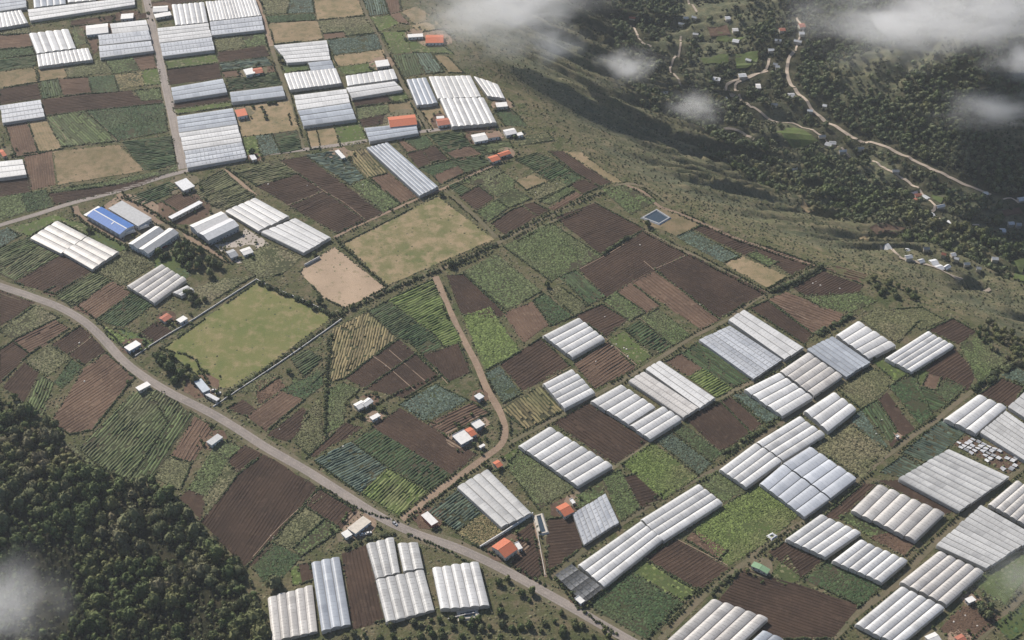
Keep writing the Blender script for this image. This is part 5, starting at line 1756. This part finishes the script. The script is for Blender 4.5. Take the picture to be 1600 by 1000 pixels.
tag(big_mesh('slope_grass', V, F, M['weed']), 'dry grass tussocks along the brow of the slope', 'grass', kind='stuff')

# --- verge weeds along the plot edges
pp = []
for P in FIELD_POLYS:
    for i in range(len(P)):
        a, b = P[i], P[(i + 1) % len(P)]
        L_ = np.linalg.norm(b - a)
        if L_ < 4: continue
        d = (b - a) / L_; nr = np.array([d[1], -d[0]])
        dens = random.choice([.15, .35, .6, .9])
        n = int(L_ / 1.5 * dens * 1.6)
        t = RNG.uniform(0, L_, n)
        keep = vnoise(t / 9, np.full(n, i * 3.7), 5) > .30
        t = t[keep]
        pp.append(a + d * t[:, None] + nr * RNG.normal(.2, .45, len(t))[:, None])
C = np.concatenate(pp)
inside = np.zeros(len(C), bool)
for G in GH_POLYS: inside |= in_poly(C[:, 0], C[:, 1], G)
C = C[~inside]
V, F = tuft_arrays(C[:, 0], C[:, 1], drape(C[:, 0], C[:, 1]), RNG.uniform(.35, .95, len(C)), RNG.uniform(.25, 1.1, len(C)) ** 1.3)
tag(big_mesh('verge_grass', V, F, M['weed']), 'weeds and grass along the plot edges', 'grass', kind='stuff')

# --- dark boundary shrubs along some plot edges
pp = []
for P in FIELD_POLYS:
    for i in range(len(P)):
        a, b = P[i], P[(i + 1) % len(P)]
        L_ = np.linalg.norm(b - a)
        if L_ < 8 or random.random() > .34: continue
        d = (b - a) / L_; nr = np.array([d[1], -d[0]])
        t = np.arange(0, L_, .75) + RNG.uniform(-.3, .3, int(math.ceil(L_ / .75)))
        t = t[vnoise(t / 12, np.full(len(t), i * 5.1 + a[0]), 6) > .34]
        pp.append(a + d * t[:, None] + nr * RNG.normal(.3, .3, len(t))[:, None])
C = np.concatenate(pp)
inside = np.zeros(len(C), bool)
for G in GH_POLYS: inside |= in_poly(C[:, 0], C[:, 1], G)
for q, w in LANES + [(MAIN, 7.5)]:
    d_, _ = dist_line(C[:, 0], C[:, 1], smooth_line(pts(q), 8.0)); inside |= d_ < w / 2 + .4
C = C[~inside]
V, F = tuft_arrays(C[:, 0], C[:, 1], drape(C[:, 0], C[:, 1]), RNG.uniform(.5, 1.0, len(C)), RNG.uniform(.5, 1.5, len(C)))
tag(big_mesh('boundary_shrubs', V, F, M['hedge']), 'low dark shrubs along plot boundaries', 'shrubs', kind='stuff')

# --- rough grass on the open ground between plots
X, Y = jitter_grid((-480, 540), (640, 1420), 2.7, 21)
z, s, s2, arc = height(X, Y, True)
keep = in_view(X, Y, z, 15) & (s < 2) & (s2 < 2) & (RNG.random(len(X)) < .22 + .6 * sstep(.42, .6, fbm(X / 14, Y / 14, 23, 3)))
X, Y = X[keep], Y[keep]
keep = np.ones(len(X), bool)
for G in GH_POLYS + FIELD_POLYS:
    m_ = (X > G[:, 0].min()) & (X < G[:, 0].max()) & (Y > G[:, 1].min()) & (Y < G[:, 1].max()) & keep
    k_ = np.where(m_)[0]
    if len(k_): keep[k_[in_poly(X[k_], Y[k_], G)]] = False
for q, w in LANES + [(MAIN, 8.0), ("226,-12 234,20 245,75 260,140 275,210 286,264", 8.5), ("-30,361 0,352 60,334 110,318 180,300 240,281 287,268 340,256 400,243 480,233 560,222 610,212 680,203 720,198 770,196", 6.0)]:
    d_, _ = dist_line(X, Y, smooth_line(pts(q), 8.0)); keep &= d_ > w / 2 + .5
X, Y = X[keep], Y[keep]
V, F = tuft_arrays(X, Y, drape(X, Y), RNG.uniform(.5, 1.3, len(X)), RNG.uniform(.2, .9, len(X)) ** 1.5)
tag(big_mesh('rough_grass', V, F, M['weed']), 'rough grass tussocks on the open ground between plots', 'grass', kind='stuff')
print('rough', len(X))

# --- shrubs lining the lanes
pp = []
for q, w in LANES:
    C = smooth_line(pts(q), 2.4); nn = normals(C)
    for sd_ in (-1, 1):
        g = vnoise(np.arange(len(C)) / 9.0, np.full(len(C), 3.1 * sd_ + w), 33 + int(C[0][0]) % 17) + RNG.normal(0, .1, len(C))
        k = g > .50
        pp.append((C + nn * (sd_ * (w / 2 + RNG.uniform(.6, 1.6, len(C))))[:, None])[k])
C = np.concatenate(pp)
inside = np.zeros(len(C), bool)
for G in GH_POLYS: inside |= in_poly(C[:, 0], C[:, 1], G)
C = C[~inside]
mass('lane_shrubs', C[:, 0], C[:, 1], drape(C[:, 0], C[:, 1]) - .3, RNG.uniform(.6, 1.5, len(C)), ROUND, M['hedge'], 'small shrubs lining the farm lanes', 'shrubs', (.7, 1.1))

# --- garden shrubs round the houses
pp = []
for C_ in HOUSE_SPOTS:
    c_ = C_.mean(0); r0 = np.linalg.norm(C_ - c_, axis=1).max()
    for k in range(random.randint(3, 9)):
        a = random.uniform(0, 6.28); d_ = r0 + random.uniform(1.2, 6.0)
        pp.append(c_ + d_ * np.array([math.cos(a), math.sin(a)]))
C = np.array(pp)
inside = np.zeros(len(C), bool)
for G in GH_POLYS + HOUSE_SPOTS: inside |= in_poly(C[:, 0], C[:, 1], shrink(G, -1.0))
for q, w in LANES + [(MAIN, 9.0)]:
    d_, _ = dist_line(C[:, 0], C[:, 1], smooth_line(pts(q), 8.0)); inside |= d_ < w / 2 + 1.2
C = C[~inside]
mass('garden_shrubs', C[:, 0], C[:, 1], drape(C[:, 0], C[:, 1]) - .2, RNG.uniform(.8, 2.2, len(C)), ROUND, M['tree'], 'garden shrubs round the farmhouses', 'shrubs', (.7, 1.15))

# --- hedges
def hedge(s, w, h, label, mat='hedge'):
    C = smooth_line(pts(s), 2.0)
    rng = np.random.default_rng(int(C[0][0] * 7 + 9000))
    base = np.array([*C[0], float(drape(C[:1, 0], C[:1, 1])[0])])
    VV = []; FF = []; b = 0
    for p in C:
        if rng.random() < .06: continue
        q = p + rng.normal(0, .22 * w, 2)
        z = float(drape(np.array([q[0]]), np.array([q[1]]))[0])
        r = w * .5 * rng.uniform(.7, 1.35); hh = h * rng.uniform(.6, 1.2)
        V, F = lump(rng, np.array([q[0], q[1], z + hh * .45]), np.array([r, r, hh * .55]), 14, .32 * w ** .5, fine=False)
        VV.append(V); FF.append(F + b); b += len(V)
    o = mesh_obj('hedge', np.concatenate(VV), np.concatenate(FF), M[mat], None, base)
    tag(o, label, 'hedge', 'hedges between the plots')

HEDGES = """
526,376 560,408 603,448|2.2 1.8|dark hedge between the dry pasture and the sandy lot
402,441 440,458 480,475 522,494|3.6 3.0|thick hedge between the green pasture and the sandy lot
530,492 565,474 600,457 645,438 690,421 735,401 775,381|2.8 2.2|long hedge along the lane below the sandy lot and dry pasture
944,396 962,384 984,371|3.6 2.6|short bushy hedge between two dark ploughed fields
1208,457 1245,438 1284,419|4.6 3.2|thick green hedge above brown furrows near the slope edge
1278,524 1305,508 1330,493|4.2 2.8|thick green hedge between brown furrows and a white five-span greenhouse
1520,609 1552,588 1584,566|5.2 3.0|broad bright green hedge below the curved ploughed plot
515,522 513,560 510,600 507,680|2.6 2.4|straight dark hedge beside the yellowish field
1132,707 1165,687 1203,664|3.4 2.2|rough hedge along the lane under brown striped rows
1112,927 1130,912 1152,893|3.2 2.4|bushy hedge at the corner of the big dark ploughed field
784,374 815,358 850,340 895,319 938,301|1.8 1.4|thin hedge along the lane above mottled green fields
628,634 680,662 700,648|1.2 .9|thin low hedge edge round the blue-green brassica plot
538,662 575,640 626,612 690,586|2.0 1.6|narrow hedge above the dark wedge of soil behind the white L-shaped farmhouse
700,423 730,412 770,394|1.6 1.3|narrow low hedge between the lane and the brown wedge field
250,545 300,560 325,598|2.0 1.6|loose hedge on the road side of the green pasture
340,628 400,588 460,547 525,500|2.4 2.0|shrubby hedge inside the lower white pasture wall
120,338 150,360 200,386|2.4 1.8|hedge along the warehouse yard drive
258,346 300,368 345,398 362,412|2.2 1.8|hedge along the farm track beside the packing hall
640,806 680,780 720,748 735,738|1.8 1.4|hedge beside the dirt track near the grey four-span greenhouse
740,850 790,878 850,914|2.0 1.5|hedge on the roadside verge below the orange villa
868,905 905,950 960,990|2.2 1.6|hedge between the road and the bushy dark green plot
190,308 225,323 258,343|2.0 1.8|dark hedge on the near edge of the bright green crop beside the farm track
556,168 600,162 642,155|1.8 1.4|scraggy hedge behind the orange-roofed shed
480,150 500,235 470,233|1.2 1.0|thin hedge beside the wide grey greenhouse
1010,1000 1050,955 1090,920|2.0 1.5|hedge between the lane and the bushy dark green plot
1180,870 1230,830 1270,812|1.6 1.3|low hedge along the lane below the lime meadow
500,760 560,795 620,815|1.8 1.4|roadside hedge below the lime green rows
110,470 150,500 190,540 210,556|1.6 1.2|roadside hedge beside the striped green plots
640,835 700,862 735,880|1.8 1.3|low hedge on the forest side of the road above the greenhouses
540,860 572,846 615,833|2.6 2.0|ragged hedge behind the stepped back greenhouses
"""
for line in HEDGES.strip().splitlines():
    s_, wh, lab = line.split('|')
    w_, h_ = (float(q) for q in wh.split())
    hedge(s_, w_, h_, lab)

# --- trees standing on the plateau
def tree_list(items, label, group, name='tree'):
    for (px, py, r) in items:
        p = hit(px, py)[0]
        add_tree(name, p[0], p[1], p[2] - .2, r, label, group)
tree_list([(246, 560, 4), (254, 567, 4.6), (266, 580, 5.6), (284, 587, 4.6), (305, 596, 4), (273, 597, 3.6), (294, 575, 2.4), (268, 560, 3)],
          'round dark tree in the clump at the pasture corner by the road', 'clump of trees at the pasture corner')
def scatter(poly, step, r, label, group, name='tree', seed=1, fill=.9):
    P = pts(poly)[:, :2]
    X, Y = jitter_grid(P.min(0), P.max(0), step, seed)
    k = in_poly(X, Y, P) & (np.random.default_rng(seed).random(len(X)) < fill)
    X, Y = X[k], Y[k]; Z = drape(X, Y)
    for i in range(len(X)):
        add_tree(name, X[i], Y[i], Z[i] - .3, random.uniform(*r), label, group, olive=random.random() < .25, cat='bush' if 'bush' in name else 'tree')
scatter("238,404 262,382 292,383 335,405 350,418 322,436 298,428 278,414", 6.4, (3.0, 4.4), 'dense tree in the grove beside the workshops', 'grove beside the workshops', seed=4)
scatter("288,460 312,448 335,466 300,478", 6.0, (2.2, 3.4), 'tree in the shrubby garden beside the white five-arch greenhouse', 'garden trees below the grove', seed=6, fill=.7)
scatter("770,892 845,932 940,985 990,1010 790,1010 768,950", 6.5, (1.5, 3.0), 'bush in the scrub strip below the road', 'scrub bushes below the road', 'bush', 7, .55)
scatter("540,990 690,968 770,962 790,1010 540,1010", 6.0, (1.6, 3.0), 'bush in the scrub in front of the lower greenhouses', 'scrub bushes before the greenhouses', 'bush', 8, .6)
scatter("1528,950 1545,936 1562,950 1542,968", 5.0, (2.4, 3.4), 'dense tree beside the white shed with dark yard', 'trees by the white shed', seed=9)
scatter("1340,432 1400,444 1445,462 1425,482 1385,468", 6.5, (1.8, 3.6), 'dark bush where the plots meet the slope', 'bushes at the slope edge', 'bush', 10, .75)
scatter("1500,505 1540,500 1620,545 1620,590 1560,560", 6.5, (1.8, 3.4), 'dark bush in the thicket above the curved ploughed plot', 'thicket at the slope edge', 'bush', 11, .75)
scatter("392,905 418,912 412,940 400,1000 388,1000", 5.5, (2.0, 3.6), 'tree at the wood edge beside the pinkish arches', 'trees at the wood edge', seed=12)
tree_list([(140, 362, 3.2)], 'round tree at the corner of the paired pale greenhouses', None)
tree_list([(439, 96, 3.4)], 'dark tree at the corner of a white greenhouse beside the unpaved track', None)
tree_list([(394, 241, 3.6)], 'round tree in the light green corner plot by the junction', None)
tree_list([(500, 474, 3.4)], 'round bush-like tree in the hedge at the sandy lot', None)
tree_list([(550, 482, 2.8)], 'small round tree at the lower tip of the sandy lot', None)
tree_list([(704, 416, 3.2)], 'dark tree in the lane hedge below the dry pasture', None)
tree_list([(855, 448, 2.6)], 'pale round tree at a corner of the mottled green field', None)
tree_list([(1012, 353, 3.0)], 'round tree beside the square reservoir pond', None)
tree_list([(690, 306, 2.8)], 'dark tree at the top corner of the dry pasture', None)
tree_list([(565, 652, 2.4)], 'small round tree in the garden of the L-shaped farmhouse', None)
tree_list([(452, 583, 2.6)], 'small tree behind the lower white wall, near a dark green plot', None)
tree_list([(484, 476, 2.6), (492, 399, 2.2)], 'tree on the edge of the sandy lot', 'trees edging the sandy lot')
tree_list([(1365, 562, 1.8)], 'small dark bush between the five-span and the lime strip', None)
tree_list([(377, 178, 1.2), (413, 178, 2.0), (416, 186, 2.2), (409, 170, 1.8)], 'small dark tree in the tan paddock', 'trees in the tan paddock')
tree_list([(420, 163, 2.0), (430, 162, 2.2), (425, 162, 1.8)], 'bush in the row at the top of the tan paddock', 'bush row of the tan paddock', 'bush')

# --- valley houses
for k, h in enumerate(VHOUSES):
    w = random.uniform(5, 9)
    sl = random.uniform(-.35, .35)
    house('valley_house', 'house', [(h[0] - w * .7, h[1] - 1 + sl * 3), (h[0] + w * .7, h[1] - 1 - sl * 3), (h[0] + w * .7, h[1] + 4.2 - sl * 3), (h[0] - w * .7, h[1] + 4.2 + sl * 3)],
          'tiny pale house among trees down in the valley', random.choice(['white', 'pale', 'pale', 'pale', 'grey', 'rust']), 'cream', 4.0, 1.2, 'gable', 'houses in the valley', False)

# ------------------------------------------------------------------ vehicles and small things
def vehicle(px, py, head, paint, label, kind='car'):
    p = hit(px, py)[0]
    e = empty({'car': 'parked_car', 'truck': 'truck'}[kind], (p[0], p[1], p[2] + .2))
    e.rotation_euler = (0, 0, head)
    tag(e, label, kind)
    def loft(name, secs, mat):
        V = []; F = []
        for (x, w, z0, z1) in secs:
            V += [(x, -w, z0), (x, w, z0), (x, w * .92, z1), (x, -w * .92, z1)]
        n = len(secs)
        for i in range(n - 1):
            a = i * 4
            F += [(a + k, a + (k + 1) % 4, a + 4 + (k + 1) % 4, a + 4 + k) for k in range(4)]
        F += [(3, 2, 1, 0), tuple(range(4 * n - 4, 4 * n))]
        o = mesh_obj(name, V, F, mat, e)
        return o
    if kind == 'car':
        loft('body', [(-2.1, .7, .4, .75), (-1.9, .85, .3, .95), (1.2, .88, .3, .95), (1.95, .85, .3, .8), (2.15, .7, .4, .65)], M[paint])
        loft('cabin_glass', [(-1.7, .72, .95, 1.0), (-1.2, .72, .95, 1.42), (.35, .72, .95, 1.45), (1.05, .7, .95, 1.0)], M['dark'])
        loft('roof', [(-1.15, .68, 1.43, 1.50), (.3, .68, 1.46, 1.52)], M[paint])
        ax = ((-1.3, .85), (1.35, .85)); wr = .32
    else:
        loft('cargo_box', [(-4.2, 1.2, 1.0, 3.4), (1.8, 1.2, 1.0, 3.4)], M[paint])
        loft('cab', [(2.0, 1.1, .7, 2.7), (3.2, 1.1, .7, 2.6), (3.9, 1.05, .7, 1.7)], M[paint])
        loft('windscreen', [(3.25, .95, 1.75, 2.45), (3.86, .95, 1.7, 1.78)], M['dark'])
        ax = ((-3.0, 1.05), (2.7, 1.05)); wr = .5
    for x, w in ax:
        for s in (-1, 1):
            V = []; k = 10
            for y in (-.12, .12):
                V += [(x + wr * math.cos(i * 6.283 / k), s * w + y, wr + wr * math.sin(i * 6.283 / k)) for i in range(k)]
            mesh_obj('wheel', V, [(i, (i + 1) % k, k + (i + 1) % k, k + i) for i in range(k)] + [tuple(range(k))[::-1], tuple(range(k, 2 * k))], M['tyre'], e)
vehicle(617, 819, -.75, 'carsilver', 'silver car driving on the road near the track junction')
vehicle(205, 365, .55, 'white', 'white truck parked in the warehouse yard, nearest the workshops', 'truck')
vehicle(226, 357, .55, 'white', 'white truck parked in the warehouse yard, nearest the grey hall', 'truck')
vehicle(249, 392, .6, 'white', 'white car parked by the lower workshop wall')
vehicle(257, 387, .6, 'carred', 'dark red car parked by the lower workshop wall')
vehicle(265, 382, .6, 'carsilver', 'silver car parked by the lower workshop wall')
vehicle(567, 836, .4, 'white', 'white car parked beside the roadside barn, farther from the road')
vehicle(576, 834, .4, 'white', 'white car parked beside the roadside barn, closer to the road')
vehicle(334, 611, .2, 'white', 'white van-like car parked behind the blue-grey stable')
vehicle(341, 615, .2, 'white', 'white car parked behind the low pale shed')

rockV, rockF = ICO1
rock_me = bpy.data.meshes.new('stone')
rock_me.from_pydata([(v[0] * (1 + .2 * math.sin(5 * v[1])), v[1] * .8, max(v[2] * .6, -.2)) for v in rockV], [], rockF.tolist())
rock_me.materials.append(M['stone'])
for px, py in ((419, 288), (480, 290), (603, 572), (437, 671), (536, 698), (1000, 383), (132, 596), (124, 536), (963, 538), (957, 541), (981, 557), (975, 544), (979, 546),
               (908, 562), (931, 565), (1094, 476), (944, 483), (945, 495), (868, 299), (870, 287), (837, 301), (1275, 440), (1270, 443), (1282, 446), (1312, 451), (423, 837), (427, 841), (538, 263), (567, 289),
               (470, 188), (1378, 656), (1369, 678), (1412, 683), (1500, 955), (1508, 962), (1527, 978), (1490, 972)):
    p = hit(px, py)[0]
    o = bpy.data.objects.new('stone', rock_me); COL.objects.link(o)
    q = random.uniform(.45, .95)
    o.location = (p[0], p[1], p[2] + .12 * q + .1); o.scale = (q, q, q); o.rotation_euler = (0, 0, random.uniform(0, 6))
    tag(o, 'pale stone or sack lying on open soil', 'stone', 'pale stones on the plots')

# ------------------------------------------------------------------ drifting cloud and the haze in the air
def cloud(px, py, z, size, dens, label, seed, scale=2.0, thr=.42, rot=0.0):
    xy = flat_px([px], [py], z)[0]
    bm = bmesh.new()
    bmesh.ops.create_icosphere(bm, subdivisions=3, radius=1.0)
    me = bpy.data.meshes.new('cloud'); bm.to_mesh(me); bm.free()
    o = bpy.data.objects.new('cloud', me); COL.objects.link(o)
    o.location = (xy[0], xy[1], z); o.scale = size; o.rotation_euler = (0, 0, rot)
    m = bpy.data.materials.new('cloud_vapour'); m.use_nodes = True
    nt = m.node_tree; nt.nodes.clear()
    out = nt.nodes.new('ShaderNodeOutputMaterial')
    pv = nt.nodes.new('ShaderNodeVolumePrincipled')
    pv.inputs['Color'].default_value = (0.97, 0.97, 0.97, 1)
    pv.inputs['Anisotropy'].default_value = 0.1
    nt.links.new(pv.outputs[0], out.inputs['Volume'])
    tc = nt.nodes.new('ShaderNodeTexCoord')
    ln = nt.nodes.new('ShaderNodeVectorMath'); ln.operation = 'LENGTH'
    nt.links.new(tc.outputs['Object'], ln.inputs[0])
    fall = remap(nt, ln.outputs['Value'], 0.05, 0.98, 1.0, 0.0)
    fall = math_n(nt, 'POWER', fall, 1.7)
    mp = nt.nodes.new('ShaderNodeMapping'); mp.inputs['Location'].default_value = (seed * 3.7, seed * 1.3, 0)
    nt.links.new(tc.outputs['Object'], mp.inputs[0])
    nz = noise_n(nt, mp.outputs[0], scale, 7, 0.66)
    d = remap(nt, math_n(nt, 'ADD', nz, math_n(nt, 'MULTIPLY', math_n(nt, 'SUBTRACT', fall, .5), .35)), thr - .03, thr + .26)
    d = math_n(nt, 'MULTIPLY', math_n(nt, 'MULTIPLY', d, fall), dens)
    nt.links.new(d, pv.inputs['Density'])
    me.materials.append(m)
    tag(o, label, 'cloud', 'drifting low clouds', kind='stuff')
    return o

cloud(785, 12, 30, (135, 105, 50), 0.075, 'broad soft cloud over the top of the escarpment', 1, 1.6)
cloud(862, 72, 0, (50, 42, 28), 0.060, 'small cloud puff hanging off the broad one', 2, 1.8)
cloud(982, 104, -40, (52, 40, 26), 0.085, 'round white cloud puff above the escarpment', 3, 1.8)
cloud(1090, 168, -80, (50, 44, 28), 0.070, 'smaller cloud puff above the foot of the escarpment', 4, 1.8)
cloud(1425, 38, -30, (190, 115, 46), 0.085, 'long cloud bank wrapping the hill top', 5, 1.6)
cloud(1570, 15, -20, (140, 100, 44), 0.07, 'dim end of the cloud bank at the photo corner', 6, 1.6)
cloud(1592, 95, -40, (60, 52, 32), 0.068, 'cloud scrap at the photo edge beside the hill', 7, 1.8)
cloud(1550, 172, -60, (95, 42, 28), 0.075, 'thin low cloud strip across the far hillside', 8, 1.8)
cloud(4, 950, 120, (46, 50, 36), 0.061, 'thin near mist in the corner over the ravine wood', 9, 1.3, .36)
cloud(1590, 905, 90, (42, 40, 24), 0.017, 'faint mist over the green field at the edge', 10, 1.3, .36)

bm = bmesh.new()
bmesh.ops.create_cube(bm, size=1.0)
zlo = float(gz.min()) - 2.0
me = bpy.data.meshes.new('haze'); 
HZ0, HZ1 = min(zlo, -260.0), CAM_Z + 30.0
ztop = max(HZ1, float(gz.max()) + 20)
bmesh.ops.scale(bm, vec=(17800, 17800, ztop - HZ0), verts=bm.verts)
bm.to_mesh(me); bm.free()
hz = bpy.data.objects.new('haze', me); COL.objects.link(hz)
hz.location = (0, 3000, (ztop + HZ0) / 2)
m = bpy.data.materials.new('haze_air'); m.use_nodes = True
nt = m.node_tree; nt.nodes.clear()
out = nt.nodes.new('ShaderNodeOutputMaterial'); pv = nt.nodes.new('ShaderNodeVolumePrincipled')
pv.inputs['Color'].default_value = (0.86, 0.92, 1.0, 1)
pv.inputs['Density'].default_value = 0.000045
pv.inputs['Anisotropy'].default_value = 0.2
nt.links.new(pv.outputs[0], out.inputs['Volume'])
me.materials.append(m)
tag(hz, kind='stuff')
